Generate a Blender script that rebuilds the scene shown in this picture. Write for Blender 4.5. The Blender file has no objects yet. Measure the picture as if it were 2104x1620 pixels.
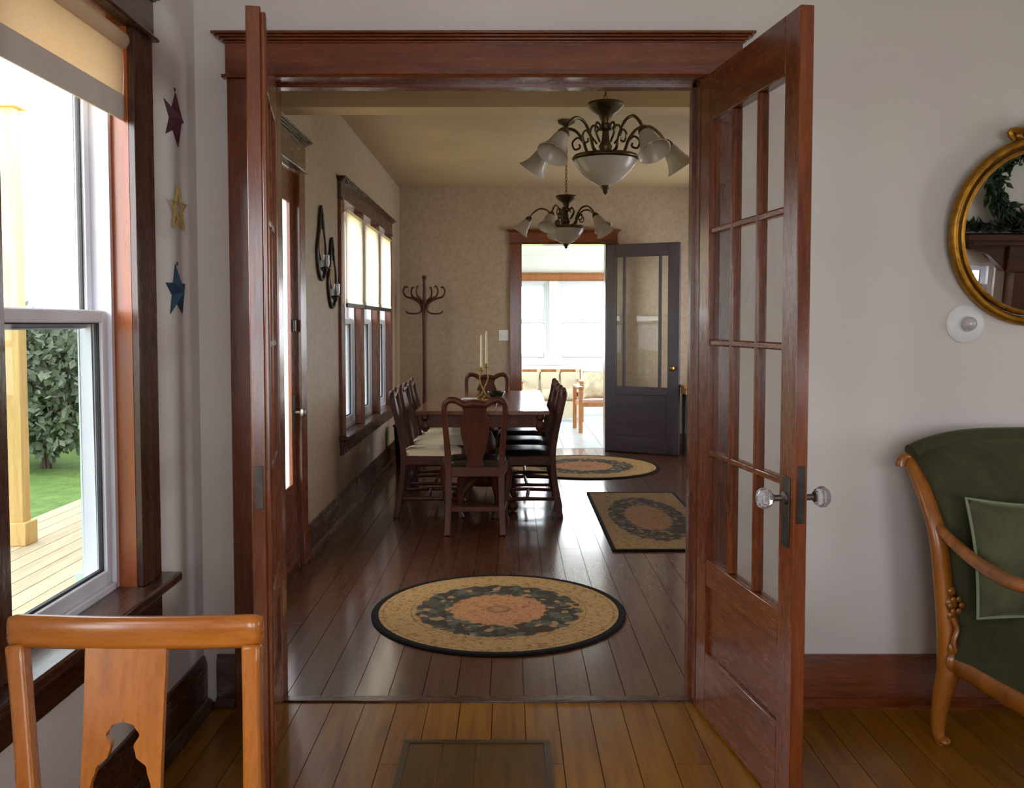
import bpy, bmesh, math, random
from mathutils import Vector, Matrix
random.seed(7)
PI = math.pi
SC = bpy.context.scene
COL = SC.collection

# ------------------------------------------------------------------ camera
IMG_W, IMG_H, FPX = 2104.0, 1620.0, 1860.0
PITCH = math.radians(2.7)
CAM_H = 1.4
PX, PY = 1050.0, 668.0 + FPX * math.tan(PITCH)
cd = bpy.data.cameras.new('camera')
cd.sensor_fit = 'HORIZONTAL'; cd.sensor_width = 36.0
cd.lens = FPX / IMG_W * 36.0
cd.shift_x = (IMG_W / 2 - PX) / IMG_W
cd.shift_y = (PY - IMG_H / 2) / IMG_W
cd.clip_start = 0.05; cd.clip_end = 300
cam = bpy.data.objects.new('camera', cd); COL.objects.link(cam)
cam.location = (0, 0, CAM_H); cam.rotation_euler = (PI / 2 - PITCH, 0, 0)
SC.camera = cam

# ------------------------------------------------------------------ sky and exposure
w = bpy.data.worlds.new('overcast_sky'); SC.world = w; w.use_nodes = True
bg = w.node_tree.nodes['Background']
bg.inputs['Color'].default_value = (0.89, 0.945, 1.0, 1)
bg.inputs['Strength'].default_value = 7.0
vs = SC.view_settings
vs.view_transform = 'Standard'; vs.look = 'None'; vs.gamma = 1.0; vs.exposure = 0.65
vs.use_curve_mapping = False
cy = SC.cycles
cy.use_denoising = True; cy.use_adaptive_sampling = True; cy.adaptive_threshold = 0.035
cy.max_bounces = 8; cy.diffuse_bounces = 5; cy.glossy_bounces = 4; cy.transmission_bounces = 6; cy.transparent_max_bounces = 16
cy.sample_clamp_indirect = 8.0
cy.caustics_reflective = False; cy.caustics_refractive = False


def portal(x, y, z, sx, sz, rot):
    """marks a window opening so that the sky is sampled through it"""
    l = bpy.data.lights.new('window_portal', 'AREA'); l.shape = 'RECTANGLE'; l.size = sx; l.size_y = sz
    l.cycles.is_portal = True
    o = bpy.data.objects.new('window_portal', l); COL.objects.link(o)
    o.location = (x, y, z); o.rotation_euler = rot


# ------------------------------------------------------------------ geometry helpers
class MB:
    def __init__(s): s.v = []; s.f = []

    def add(s, vs, fs, M=None):
        n = len(s.v)
        s.v += [tuple(M @ Vector(p)) for p in vs] if M else [tuple(p) for p in vs]
        s.f += [tuple(i + n for i in f) for f in fs]
        return s

    def box(s, x0, x1, y0, y1, z0, z1, M=None):
        x0, x1 = min(x0, x1), max(x0, x1); y0, y1 = min(y0, y1), max(y0, y1); z0, z1 = min(z0, z1), max(z0, z1)
        return s.add([(x0, y0, z0), (x1, y0, z0), (x1, y1, z0), (x0, y1, z0), (x0, y0, z1), (x1, y0, z1), (x1, y1, z1), (x0, y1, z1)],
                     [(0, 3, 2, 1), (4, 5, 6, 7), (0, 1, 5, 4), (1, 2, 6, 5), (2, 3, 7, 6), (3, 0, 4, 7)], M)

    def prism(s, poly, h0, h1, axis='z', M=None):
        """poly in the plane normal to axis, order given so that x,y -> z ; y,z -> x ; x,z -> y"""
        n = len(poly)
        def P(p, h):
            return (p[0], p[1], h) if axis == 'z' else ((h, p[0], p[1]) if axis == 'x' else (p[0], h, p[1]))
        vs = [P(p, h0) for p in poly] + [P(p, h1) for p in poly]
        fs = [tuple(range(n - 1, -1, -1)), tuple(range(n, 2 * n))] + [(i, (i + 1) % n, n + (i + 1) % n, n + i) for i in range(n)]
        return s.add(vs, fs, M)

    def tube(s, pts, rad, n=10, M=None, flat=1.0, closed=False, up=None, square=False):
        pts = [Vector(p) for p in pts]; k = len(pts)
        rad = [rad] * k if not hasattr(rad, '__len__') else rad
        if square: n = 4
        nrm = None; rings = []
        for i, p in enumerate(pts):
            if closed: t = (pts[(i + 1) % k] - pts[i - 1]).normalized()
            else: t = (pts[min(i + 1, k - 1)] - pts[max(i - 1, 0)]).normalized()
            if nrm is None or up is not None:
                r = Vector(up) if up is not None else (Vector((1, 0, 0)) if abs(t.x) < 0.9 else Vector((0, 1, 0)))
                nrm = (r - t * r.dot(t)).normalized()
            else:
                nrm = (nrm - t * nrm.dot(t)).normalized()
            b = t.cross(nrm)
            off = PI / 4 if square else 0
            rr = rad[i] * (1.414 if square else 1)
            rings.append([p + (nrm * math.cos(a) + b * math.sin(a) * flat) * rr for a in [off + 2 * PI * j / n for j in range(n)]])
        vs = [q for r in rings for q in r]
        fs = []
        m = k if closed else k - 1
        for i in range(m):
            i2 = (i + 1) % k
            for j in range(n):
                j2 = (j + 1) % n
                fs.append((i * n + j, i * n + j2, i2 * n + j2, i2 * n + j))
        if not closed:
            fs.append(tuple(range(n - 1, -1, -1))); fs.append(tuple((k - 1) * n + j for j in range(n)))
        return s.add(vs, fs, M)

    def lathe(s, prof, n=20, M=None, c=(0, 0, 0)):
        vs = []; fs = []
        for r, z in prof:
            for j in range(n):
                a = 2 * PI * j / n
                vs.append((c[0] + r * math.cos(a), c[1] + r * math.sin(a), c[2] + z))
        k = len(prof)
        for i in range(k - 1):
            for j in range(n):
                j2 = (j + 1) % n
                fs.append((i * n + j, i * n + j2, (i + 1) * n + j2, (i + 1) * n + j))
        if prof[0][0] > 1e-5: fs.append(tuple(range(n - 1, -1, -1)))
        if prof[-1][0] > 1e-5: fs.append(tuple((k - 1) * n + j for j in range(n)))
        return s.add(vs, fs, M)

    def ball(s, c, r, n=12, M=None, sq=(1, 1, 1)):
        k = max(6, n // 2)
        T = Matrix.Translation(c) @ Matrix.Diagonal((*sq, 1))
        return s.lathe([(max(1e-6, r * math.sin(PI * i / k)), -r * math.cos(PI * i / k)) for i in range(k + 1)], n, (M @ T) if M else T)

    def shell(s, front, back, nu, nv, M=None):
        """closed shell between two surfaces front(u,v), back(u,v), u,v in 0..1"""
        vs = [front(i / nu, j / nv) for j in range(nv + 1) for i in range(nu + 1)]
        m = len(vs)
        vs += [back(i / nu, j / nv) for j in range(nv + 1) for i in range(nu + 1)]
        I = lambda i, j: j * (nu + 1) + i
        fs = []
        for j in range(nv):
            for i in range(nu):
                fs.append((I(i, j), I(i + 1, j), I(i + 1, j + 1), I(i, j + 1)))
                fs.append((m + I(i, j), m + I(i, j + 1), m + I(i + 1, j + 1), m + I(i + 1, j)))
        for i in range(nu):
            fs.append((I(i, 0), m + I(i, 0), m + I(i + 1, 0), I(i + 1, 0)))
            fs.append((I(i, nv), I(i + 1, nv), m + I(i + 1, nv), m + I(i, nv)))
        for j in range(nv):
            fs.append((I(0, j), I(0, j + 1), m + I(0, j + 1), m + I(0, j)))
            fs.append((I(nu, j), m + I(nu, j), m + I(nu, j + 1), I(nu, j + 1)))
        return s.add(vs, fs, M)

    def cushion(s, hx, hy, h, n=14, p=4, M=None, pinch=0.0, taper=0.0, base=None):
        """soft pad centred on 0; base: flat underside at that z"""
        def surf(u, v, sg):
            a, b = 2 * u - 1, 2 * v - 1
            k = max(0.0, (1 - abs(a) ** p) * (1 - abs(b) ** p)) ** 0.5
            x = a * hx * (1 - pinch * (1 - b * b)) * (1 + taper * b); y = b * hy * (1 - pinch * (1 - a * a))
            return (x, y, sg * h * k if (sg > 0 or base is None) else base)
        return s.shell(lambda u, v: surf(u, v, 1), lambda u, v: surf(u, v, -1), n, n, M)

    def mesh(s, name, mat, smooth=True, angle=38):
        me = bpy.data.meshes.new(name)
        me.from_pydata(s.v, [], s.f)
        bm = bmesh.new(); bm.from_mesh(me)
        bmesh.ops.remove_doubles(bm, verts=bm.verts, dist=1e-5)
        bmesh.ops.recalc_face_normals(bm, faces=bm.faces)
        bm.to_mesh(me); bm.free()
        if mat: me.materials.append(mat)
        if smooth:
            me.polygons.foreach_set('use_smooth', [True] * len(me.polygons))
            me.set_sharp_from_angle(angle=math.radians(angle))
        return me

    def build(s, name, mat, parent=None, bevel=0, smooth=True, angle=38, world=True):
        """world: coordinates are world ones; an unrotated parent's position is taken off"""
        if parent is not None and world:
            o = wpos(parent)
            if o.length > 0: s.v = [(p[0] - o.x, p[1] - o.y, p[2] - o.z) for p in s.v]
        o = link(name, s.mesh(name, mat, smooth, angle), parent)
        if bevel:
            m = o.modifiers.new('edge', 'BEVEL'); m.width = bevel; m.segments = 2; m.limit_method = 'ANGLE'; m.angle_limit = math.radians(50)
        return o


def wpos(o):
    p = Vector((0, 0, 0))
    while o is not None: p = p + Vector(o.location); o = o.parent
    return p


def link(name, data, parent=None):
    o = bpy.data.objects.new(name, data); COL.objects.link(o)
    if parent is not None: o.parent = parent
    return o


def tag(o, label=None, cat=None, group=None, kind=None):
    if label: o['label'] = label
    if cat: o['category'] = cat
    if group: o['group'] = group
    if kind: o['kind'] = kind
    return o


def thing(name, label, cat, loc=(0, 0, 0), rz=0, group=None, kind=None):
    o = link(name, None); o.empty_display_size = 0.1
    o.location = loc; o.rotation_euler = (0, 0, rz)
    return tag(o, label, cat, group, kind)


def dup(o, parent=None):
    c = o.copy(); COL.objects.link(c); c.parent = parent
    for ch in list(o.children): dup(ch, c)
    return c


def bz(p0, p1, p2, p3, n=8):
    return [tuple((1 - t) ** 3 * a + 3 * (1 - t) ** 2 * t * b + 3 * (1 - t) * t * t * c + t ** 3 * d for a, b, c, d in zip(p0, p1, p2, p3)) for t in [i / n for i in range(n + 1)]]


def smoothpath(pts, n=4):
    """Catmull-Rom through pts"""
    out = []
    P = [Vector(p) for p in pts]; P = [P[0] * 2 - P[1]] + P + [P[-1] * 2 - P[-2]]
    for i in range(1, len(P) - 2):
        for k in range(n):
            t = k / n
            out.append(tuple(0.5 * ((2 * P[i]) + (-P[i - 1] + P[i + 1]) * t + (2 * P[i - 1] - 5 * P[i] + 4 * P[i + 1] - P[i + 2]) * t * t + (-P[i - 1] + 3 * P[i] - 3 * P[i + 1] + P[i + 2]) * t ** 3)))
    out.append(tuple(P[-2]))
    return out


def lerpl(vals, n):
    """resample a list of numbers to n values"""
    out = []
    for i in range(n):
        t = i / (n - 1) * (len(vals) - 1); k = min(int(t), len(vals) - 2)
        out.append(vals[k] + (vals[k + 1] - vals[k]) * (t - k))
    return out


class MP:
    """a wall plane: a runs along the wall, d out of the room behind the surface, z up"""
    def __init__(s, axis, base, sign): s.axis, s.base, s.sign = axis, base, sign

    def box(s, mb, a0, a1, d0, d1, z0, z1):
        p0, p1 = s.base + s.sign * d0, s.base + s.sign * d1
        if s.axis == 'x': mb.box(p0, p1, a0, a1, z0, z1)
        else: mb.box(a0, a1, p0, p1, z0, z1)
        return mb

    def pt(s, a, d, z):
        p = s.base + s.sign * d
        return (p, a, z) if s.axis == 'x' else (a, p, z)

    def prof(s, mb, a0, a1, prof):
        """prof: (d,z) outline run along the wall"""
        n = len(prof)
        vs = [s.pt(a0, d, z) for d, z in prof] + [s.pt(a1, d, z) for d, z in prof]
        mb.add(vs, [tuple(range(n - 1, -1, -1)), tuple(range(n, 2 * n))] + [(i, (i + 1) % n, n + (i + 1) % n, n + i) for i in range(n)])
        return mb


# ------------------------------------------------------------------ materials
def C(h):
    h = h.lstrip('#'); r = []
    for i in (0, 2, 4):
        c = int(h[i:i + 2], 16) / 255
        r.append(c / 12.92 if c <= 0.04045 else ((c + 0.055) / 1.055) ** 2.4)
    return (*r, 1)


class NT:
    def __init__(s, name):
        s.m = bpy.data.materials.new(name); s.m.use_nodes = True
        s.t = s.m.node_tree; s.b = s.t.nodes['Principled BSDF']; s.out = s.t.nodes['Material Output']

    def n(s, typ, **kw):
        o = s.t.nodes.new(typ)
        for k, v in kw.items():
            if k in o.inputs.keys(): o.inputs[k].default_value = v
            else: setattr(o, k, v)
        return o

    def l(s, a, b): s.t.links.new(a, b)

    def ramp(s, fac, stops, interp='LINEAR'):
        r = s.t.nodes.new('ShaderNodeValToRGB'); e = r.color_ramp.elements; r.color_ramp.interpolation = interp
        while len(e) < len(stops): e.new(0.5)
        for q, (p, c) in zip(e, stops): q.position = p; q.color = c
        s.l(fac, r.inputs[0]); return r

    def math(s, op, a, b=None, c=None):
        o = s.t.nodes.new('ShaderNodeMath'); o.operation = op
        for i, x in enumerate((a, b, c)):
            if x is None: continue
            if hasattr(x, 'links') or hasattr(x, 'is_linked'): s.l(x, o.inputs[i])
            else: o.inputs[i].default_value = x
        return o.outputs[0]

    def mix(s, fac, a, b, blend='MIX'):
        o = s.t.nodes.new('ShaderNodeMix'); o.data_type = 'RGBA'; o.blend_type = blend
        for sock, x in ((o.inputs[0], fac), (o.inputs[6], a), (o.inputs[7], b)):
            if hasattr(x, 'is_linked'): s.l(x, sock)
            else: sock.default_value = x
        return o.outputs[2]

    def coord(s, scale=(1, 1, 1), rnd=True):
        tc = s.n('ShaderNodeTexCoord'); mp = s.n('ShaderNodeMapping'); mp.inputs['Scale'].default_value = scale
        if rnd:
            oi = s.n('ShaderNodeObjectInfo'); v = s.n('ShaderNodeVectorMath'); v.operation = 'MULTIPLY_ADD'
            cmb = s.n('ShaderNodeCombineXYZ')
            for i in range(3): s.l(oi.outputs['Random'], cmb.inputs[i])
            s.l(cmb.outputs[0], v.inputs[0]); v.inputs[1].default_value = (13.1, 7.7, 9.3); s.l(tc.outputs['Object'], v.inputs[2])
            s.l(v.outputs[0], mp.inputs['Vector'])
        else: s.l(tc.outputs['Object'], mp.inputs['Vector'])
        return mp.outputs[0]

    def noise(s, vec, scale, detail=4, rough=0.55, dist=0.0):
        o = s.n('ShaderNodeTexNoise'); o.inputs['Scale'].default_value = scale; o.inputs['Detail'].default_value = detail
        o.inputs['Roughness'].default_value = rough; o.inputs['Distortion'].default_value = dist
        s.l(vec, o.inputs['Vector']); return o.outputs['Fac']

    def bump(s, h, strength=0.1, dist=0.01):
        o = s.n('ShaderNodeBump'); o.inputs['Strength'].default_value = strength; o.inputs['Distance'].default_value = dist
        s.l(h, o.inputs['Height']); s.l(o.outputs[0], s.b.inputs['Normal'])


def wood(name, dark, light, axis='z', rough=0.3, coat=0.25, vary=0.25, scale=1.0, spec=0.5, bmp=0.08, crough=0.15, fine=0.3, cior=1.5):
    t = NT(name)
    k = {'x': (1.2, 16, 16), 'y': (16, 1.2, 16), 'z': (16, 16, 1.2)}[axis]
    v = t.coord(tuple(scale * q for q in k))
    n1 = t.noise(v, 1.6, 5, 0.6, 0.6)
    n2 = t.noise(v, 9, 3, 0.6)
    f = t.math('MULTIPLY_ADD', n2, fine, t.math('MULTIPLY', n1, 1 - fine))
    d, l = C(dark), C(light)
    mid = tuple((a + b) / 2 for a, b in zip(d, l))
    r = t.ramp(f, [(0.3, d), (0.5, mid), (0.72, l)])
    oi = t.n('ShaderNodeObjectInfo')
    g = t.math('MULTIPLY_ADD', oi.outputs['Random'], vary * 2, 1 - vary)
    c = t.mix(1.0, r.outputs[0], (1, 1, 1, 1), 'MULTIPLY')
    mul = t.n('ShaderNodeVectorMath'); mul.operation = 'SCALE'; t.l(c, mul.inputs[0]); t.l(g, mul.inputs['Scale'])
    t.l(mul.outputs[0], t.b.inputs['Base Color'])
    t.b.inputs['Roughness'].default_value = rough
    rr = t.math('MULTIPLY_ADD', n2, 0.2, rough - 0.1); t.l(rr, t.b.inputs['Roughness'])
    t.b.inputs['Coat IOR'].default_value = cior; t.b.inputs['Coat Weight'].default_value = coat; t.b.inputs['Coat Roughness'].default_value = crough
    t.b.inputs['Specular IOR Level'].default_value = spec
    t.bump(n2, bmp, 0.004)
    return t.m


def plain(name, col, rough=0.5, metal=0.0, nscale=30, namt=0.15, bump=0.05, coat=0.0, bd=0.004):
    t = NT(name); v = t.coord()
    n = t.noise(v, nscale, 4)
    c = C(col); a = tuple(x * (1 - namt) for x in c[:3]) + (1,); b = tuple(min(1, x * (1 + namt)) for x in c[:3]) + (1,)
    t.l(t.ramp(n, [(0.3, a), (0.7, b)]).outputs[0], t.b.inputs['Base Color'])
    t.b.inputs['Roughness'].default_value = rough; t.b.inputs['Metallic'].default_value = metal; t.b.inputs['Coat Weight'].default_value = coat
    if rough > 0.85: t.b.inputs['Specular IOR Level'].default_value = 0.15
    if bump: t.bump(n, bump, bd)
    return t.m


def glass_pane(name, tint=(1, 1, 1, 1), refl=1.0):
    t = NT(name); t.t.nodes.remove(t.b)
    tr = t.n('ShaderNodeBsdfTransparent'); tr.inputs[0].default_value = tint
    gl = t.n('ShaderNodeBsdfGlossy'); gl.inputs['Roughness'].default_value = 0.02
    fr = t.n('ShaderNodeFresnel'); fr.inputs['IOR'].default_value = 1.5
    v = t.coord(); t_n = t.noise(v, 2.5, 1)
    bp = t.n('ShaderNodeBump'); bp.inputs['Strength'].default_value = 0.05; bp.inputs['Distance'].default_value = 0.02; t.l(t_n, bp.inputs['Height'])
    t.l(bp.outputs[0], gl.inputs['Normal'])
    ge = t.n('ShaderNodeNewGeometry')   # only the face turned to the viewer reflects; the rear face of the thin pane is clear
    fac = t.math('MULTIPLY', t.math('MULTIPLY', fr.outputs[0], refl), t.math('SUBTRACT', 1.0, ge.outputs['Backfacing']))
    mx = t.n('ShaderNodeMixShader'); t.l(fac, mx.inputs[0]); t.l(tr.outputs[0], mx.inputs[1]); t.l(gl.outputs[0], mx.inputs[2])
    t.l(mx.outputs[0], t.out.inputs['Surface'])
    return t.m


def translucent(name, col, amt=0.5, weave=250, rough=0.8, seam=False):
    t = NT(name); v = t.coord()
    n = t.noise(v, weave, 2)
    c = C(col)
    r = t.ramp(n, [(0.3, tuple(x * 0.88 for x in c[:3]) + (1,)), (0.7, c)])
    tl = t.n('ShaderNodeBsdfTranslucent'); t.l(r.outputs[0], tl.inputs[0]); t.l(r.outputs[0], t.b.inputs['Base Color'])
    t.b.inputs['Roughness'].default_value = rough
    mx = t.n('ShaderNodeMixShader'); mx.inputs[0].default_value = amt
    t.l(t.b.outputs[0], mx.inputs[1]); t.l(tl.outputs[0], mx.inputs[2]); t.l(mx.outputs[0], t.out.inputs['Surface'])
    return t.m


def velvet(name, dark, light):
    t = NT(name); v = t.coord()
    n = t.noise(v, 9, 5, 0.65, 0.4); n2 = t.noise(v, 260, 2)
    f = t.math('MULTIPLY_ADD', n2, 0.3, t.math('MULTIPLY', n, 0.7))
    t.l(t.ramp(f, [(0.3, C(dark)), (0.7, C(light))]).outputs[0], t.b.inputs['Base Color'])
    t.b.inputs['Roughness'].default_value = 0.9
    t.b.inputs['Sheen Weight'].default_value = 0.5; t.b.inputs['Sheen Roughness'].default_value = 0.4; t.b.inputs['Sheen Tint'].default_value = C('#8a8a58')
    t.bump(n2, 0.2, 0.003)
    return t.m


def wallpaper(name):
    t = NT(name); v = t.coord(rnd=False)
    vo = t.n('ShaderNodeTexVoronoi'); vo.inputs['Scale'].default_value = 22; t.l(v, vo.inputs['Vector'])
    n = t.noise(v, 60, 4); n2 = t.noise(v, 3, 2)
    f = t.math('MULTIPLY_ADD', vo.outputs['Distance'], 0.35, t.math('MULTIPLY', n, 0.65))
    r = t.ramp(f, [(0.25, C('#958067')), (0.5, C('#a69077')), (0.75, C('#b19c81'))])
    t.l(t.mix(t.math('MULTIPLY', n2, 0.25), r.outputs[0], C('#9f876a')), t.b.inputs['Base Color'])
    t.b.inputs['Roughness'].default_value = 0.55
    t.bump(f, 0.15, 0.002)
    return t.m


def plaster(name, col, col2):
    t = NT(name); v = t.coord(rnd=False)
    n = t.noise(v, 1.3, 3); n2 = t.noise(v, 45, 5)
    t.l(t.ramp(n, [(0.3, C(col)), (0.7, C(col2))]).outputs[0], t.b.inputs['Base Color'])
    t.b.inputs['Roughness'].default_value = 0.6
    t.bump(n2, 0.12, 0.003)
    return t.m


def rug_mat(name, hx, hy, rect=False):
    """woven floral rug: tan field, dark leaf wreath, rose centre; local x,y"""
    t = NT(name); v = t.coord(rnd=False)
    sep = t.n('ShaderNodeSeparateXYZ'); t.l(v, sep.inputs[0])
    x = t.math('DIVIDE', sep.outputs[0], hx); y = t.math('DIVIDE', sep.outputs[1], hy)
    r = t.math('SQRT', t.math('ADD', t.math('MULTIPLY', x, x), t.math('MULTIPLY', y, y)))
    if rect: r = t.math('MULTIPLY', r, 0.86)
    ang = t.math('ARCTAN2', y, x)
    leaf = t.n('ShaderNodeTexVoronoi'); leaf.inputs['Scale'].default_value = 30; t.l(v, leaf.inputs['Vector'])
    n1 = t.noise(v, 36, 3, 0.6, 0.8); n2 = t.noise(v, 160, 2)
    scal = t.math('MULTIPLY', t.math('SINE', t.math('MULTIPLY', ang, 22)), 0.012)
    rw = t.math('ADD', r, t.math('ADD', scal, t.math('MULTIPLY_ADD', n1, 0.10, -0.05)))
    field = t.ramp(n1, [(0.3, C('#8a6a38')), (0.45, C('#b8935a')), (0.56, C('#ad8450')), (0.64, C('#7d5230')), (0.75, C('#a8824c'))]).outputs[0]
    wreath = t.ramp(leaf.outputs['Color'], [(0.2, C('#20241c')), (0.45, C('#3a4034')), (0.6, C('#4f5648')), (0.72, C('#a07850')), (0.85, C('#2a2a20'))], 'CONSTANT').outputs[0]
    rose = t.ramp(n1, [(0.34, C('#8f5636')), (0.46, C('#c08858')), (0.55, C('#b87a4c')), (0.66, C('#8a5a34'))]).outputs[0]
    cmask = t.ramp(rw, [(0.0, (0, 0, 0, 1)), (0.37, (0, 0, 0, 1)), (0.39, (1, 1, 1, 1))]).outputs[0]
    c = t.mix(cmask, rose, wreath)
    m2 = t.ramp(rw, [(0.64, (0, 0, 0, 1)), (0.66, (1, 1, 1, 1))]).outputs[0]
    c = t.mix(m2, c, field)
    lines = t.ramp(r, [(0.0, (0, 0, 0, 1)), (0.09, (0.5, 0.5, 0.5, 1)), (0.105, (0, 0, 0, 1)), (0.685, (0, 0, 0, 1)), (0.69, (0.75, 0.75, 0.75, 1)), (0.70, (0, 0, 0, 1)), (0.90, (0, 0, 0, 1)), (0.905, (0.5, 0.5, 0.5, 1)), (0.92, (0, 0, 0, 1))]).outputs[0]
    if rect: lines = t.math('MULTIPLY', lines, 0.0)
    c = t.mix(lines, c, C('#54402c'))
    c = t.mix(t.math('MULTIPLY', n2, 0.6), c, C('#5a4430'), 'MIX')
    if rect: c = t.mix(0.35, c, C('#3a2a1e'))
    t.l(c, t.b.inputs['Base Color'])
    t.b.inputs['Roughness'].default_value = 0.95; t.b.inputs['Specular IOR Level'].default_value = 0.2
    t.bump(n2, 0.5, 0.004)
    return t.m


def foliage_mat(name, a, b):
    t = NT(name); v = t.coord()
    n = t.noise(v, 6, 6, 0.7)
    t.l(t.ramp(n, [(0.3, C(a)), (0.7, C(b))]).outputs[0], t.b.inputs['Base Color'])
    t.b.inputs['Roughness'].default_value = 0.8; t.bump(n, 0.6, 0.1)
    return t.m


MAH = {a: wood('red_brown_wood_' + a, '#4d1e09', '#803f16', a, 0.26, 0.35, 0.06, fine=0.2) for a in 'xyz'}
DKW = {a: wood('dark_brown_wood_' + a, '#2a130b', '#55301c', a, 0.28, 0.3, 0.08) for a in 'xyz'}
FLOOR_F = wood('honey_floor_board', '#683a04', '#94600a', 'y', 0.36, 0.2, 0.10, spec=0.3, bmp=0.02, fine=0.12)
FLOOR_D = wood('dark_floor_board', '#381a07', '#52290c', 'y', 0.45, 1.0, 0.10, spec=0.15, bmp=0.01, crough=0.15, fine=0.12, cior=1.6)
ORANGE = {a: wood('golden_maple_wood_' + a, '#8c4a0f', '#b4691c', a, 0.28, 0.35, 0.05) for a in 'xyz'}
CARVED = wood('carved_walnut_wood', '#743d0e', '#a96620', 'z', 0.32, 0.3, 0.05)
CHAIRW = wood('dark_cherry_wood', '#2c1007', '#57260f', 'z', 0.45, 0.0, 0.12, spec=0.3)
TABLEW = wood('polished_cherry_table_wood', '#4a2213', '#7c4227', 'y', 0.16, 0.6, 0.05)
PINE = wood('warm_pine_wood', '#8a5228', '#b5763e', 'z', 0.35, 0.2, 0.1)
GREYDOOR = {a: wood('dark_stained_door_wood_' + a, '#3f363d', '#52474f', a, 0.4, 0.2, 0.04) for a in 'xz'}
SLOT = plain('floor_gap', '#1a0e06', 0.8)
WHITE_F = plaster('pale_plaster', '#ccc2bb', '#d5cbc6')
WHITE_S = plaster('white_paint', '#e6e4e0', '#efedea')
CEIL_D = plaster('cream_ceiling_paint', '#a8906c', '#b69d78')
PAPER = wallpaper('tan_wallpaper')
VINYL = plain('white_vinyl', '#dcdbe2', 0.35, 0, 20, 0.03, 0)
BLACK = plain('black_metal', '#0e0d0d', 0.4, 0.3, 40, 0.2, 0.03)
GASKET = plain('dark_gasket', '#1b1518', 0.6, 0, 40, 0.2, 0)
GLASS = glass_pane('window_glass')
GLASS_S = glass_pane('screened_window_glass', (0.55, 0.57, 0.57, 1), 0.5)
GLASS_D = glass_pane('old_door_glass', (0.95, 0.95, 0.93, 1), 0.8)
SHADE_F = translucent('cream_roller_shade', '#ecd6b8', 0.38)
SHADE_H = translucent('grey_shade_hem', '#cfc3b8', 0.12)
SHADE_D = translucent('sheer_warm_shade', '#fdf3e6', 0.8)
GOLD = plain('aged_gold_leaf', '#9a6a1c', 0.38, 0.75, 30, 0.4, 0.25, 0, 0.01)
BRASS = plain('brass', '#8a6a30', 0.3, 0.95, 30, 0.25, 0.03)
BRONZE = plain('antique_bronze', '#5c4c34', 0.36, 0.8, 25, 0.45, 0.1)
PEWTER = plain('dark_pewter', '#4a423c', 0.4, 0.8, 30, 0.35, 0.1)
STEEL = plain('worn_steel', '#6f6860', 0.4, 0.8, 30, 0.25, 0.05)
ALAB = translucent('alabaster_glass', '#cdbfae', 0.35, 14, 0.25)
CREAM = plain('cream_cushion_cloth', '#dcc7a4', 0.85, 0, 120, 0.1, 0.15)
LINEN = plain('pale_linen', '#cfc2a8', 0.9, 0, 90, 0.14, 0.2)
LEATHER = plain('black_leather', '#0f0e10', 0.28, 0, 60, 0.3, 0.1)
GREEN = velvet('olive_green_velvet', '#242210', '#43401f')
PILLOWG = velvet('sage_green_velvet', '#34331e', '#555437')
PIPING = plain('pale_green_piping', '#747c62', 0.8, 0, 100, 0.1, 0.1)
CRYSTAL = NT('clear_crystal'); CRYSTAL.b.inputs['Transmission Weight'].default_value = 0.8; CRYSTAL.b.inputs['Roughness'].default_value = 0.06
CRYSTAL.b.inputs['Base Color'].default_value = (0.95, 0.93, 0.95, 1); CRYSTAL = CRYSTAL.m
MIRROR = NT('silvered_mirror'); MIRROR.b.inputs['Metallic'].default_value = 1; MIRROR.b.inputs['Roughness'].default_value = 0.01
MIRROR.b.inputs['Base Color'].default_value = (0.86, 0.86, 0.84, 1); MIRROR = MIRROR.m
WAX = plain('cream_wax', '#e8d9ae', 0.5, 0, 30, 0.05, 0.02)
WHITEP = plain('white_plastic', '#dedad8', 0.35, 0, 30, 0.03, 0)

# ------------------------------------------------------------------ dimensions of the house
YW, YW2 = 3.28, 3.43            # doorway wall, front and dining faces
XL, XLD = -1.13, -1.232         # left wall, front room and dining room
XR, YB = 6.0, -1.5              # right and rear walls of the front room
OX0, OX1, OZ = -0.865, 0.672, 2.275
YF, YF2 = 10.05, 10.2           # far wall of the dining room
FX0, FX1, FZ = 0.118, 1.043, 2.287
XRD = 2.6
CEIL = 2.915
YS, XS0, XS1 = 14.3, -1.2, 3.3  # sunroom
CEIL_S = 2.49


def wall(name, mp, a0, a1, z0, z1, thick, opens, mat, label, d0=0.0, lin=0.0121):
    """lin: openings are cut that much wider to take the jamb lining"""
    mb = MB(); a = a0
    for (b0, b1, c0, c1) in sorted(opens):
        b0 -= lin; b1 += lin; c1 += lin
        if lin and c0 > 0: c0 -= 0.0305        # room for the stool
        mp.box(mb, a, b0, d0, thick, z0, z1)
        if c0 > z0: mp.box(mb, b0, b1, d0, thick, z0, c0)
        if c1 < z1: mp.box(mb, b0, b1, d0, thick, c1, z1)
        a = b1
    mp.box(mb, a, a1, d0, thick, z0, z1)
    return tag(mb.build(name, mat, smooth=False), label, 'wall', kind='structure')


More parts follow.
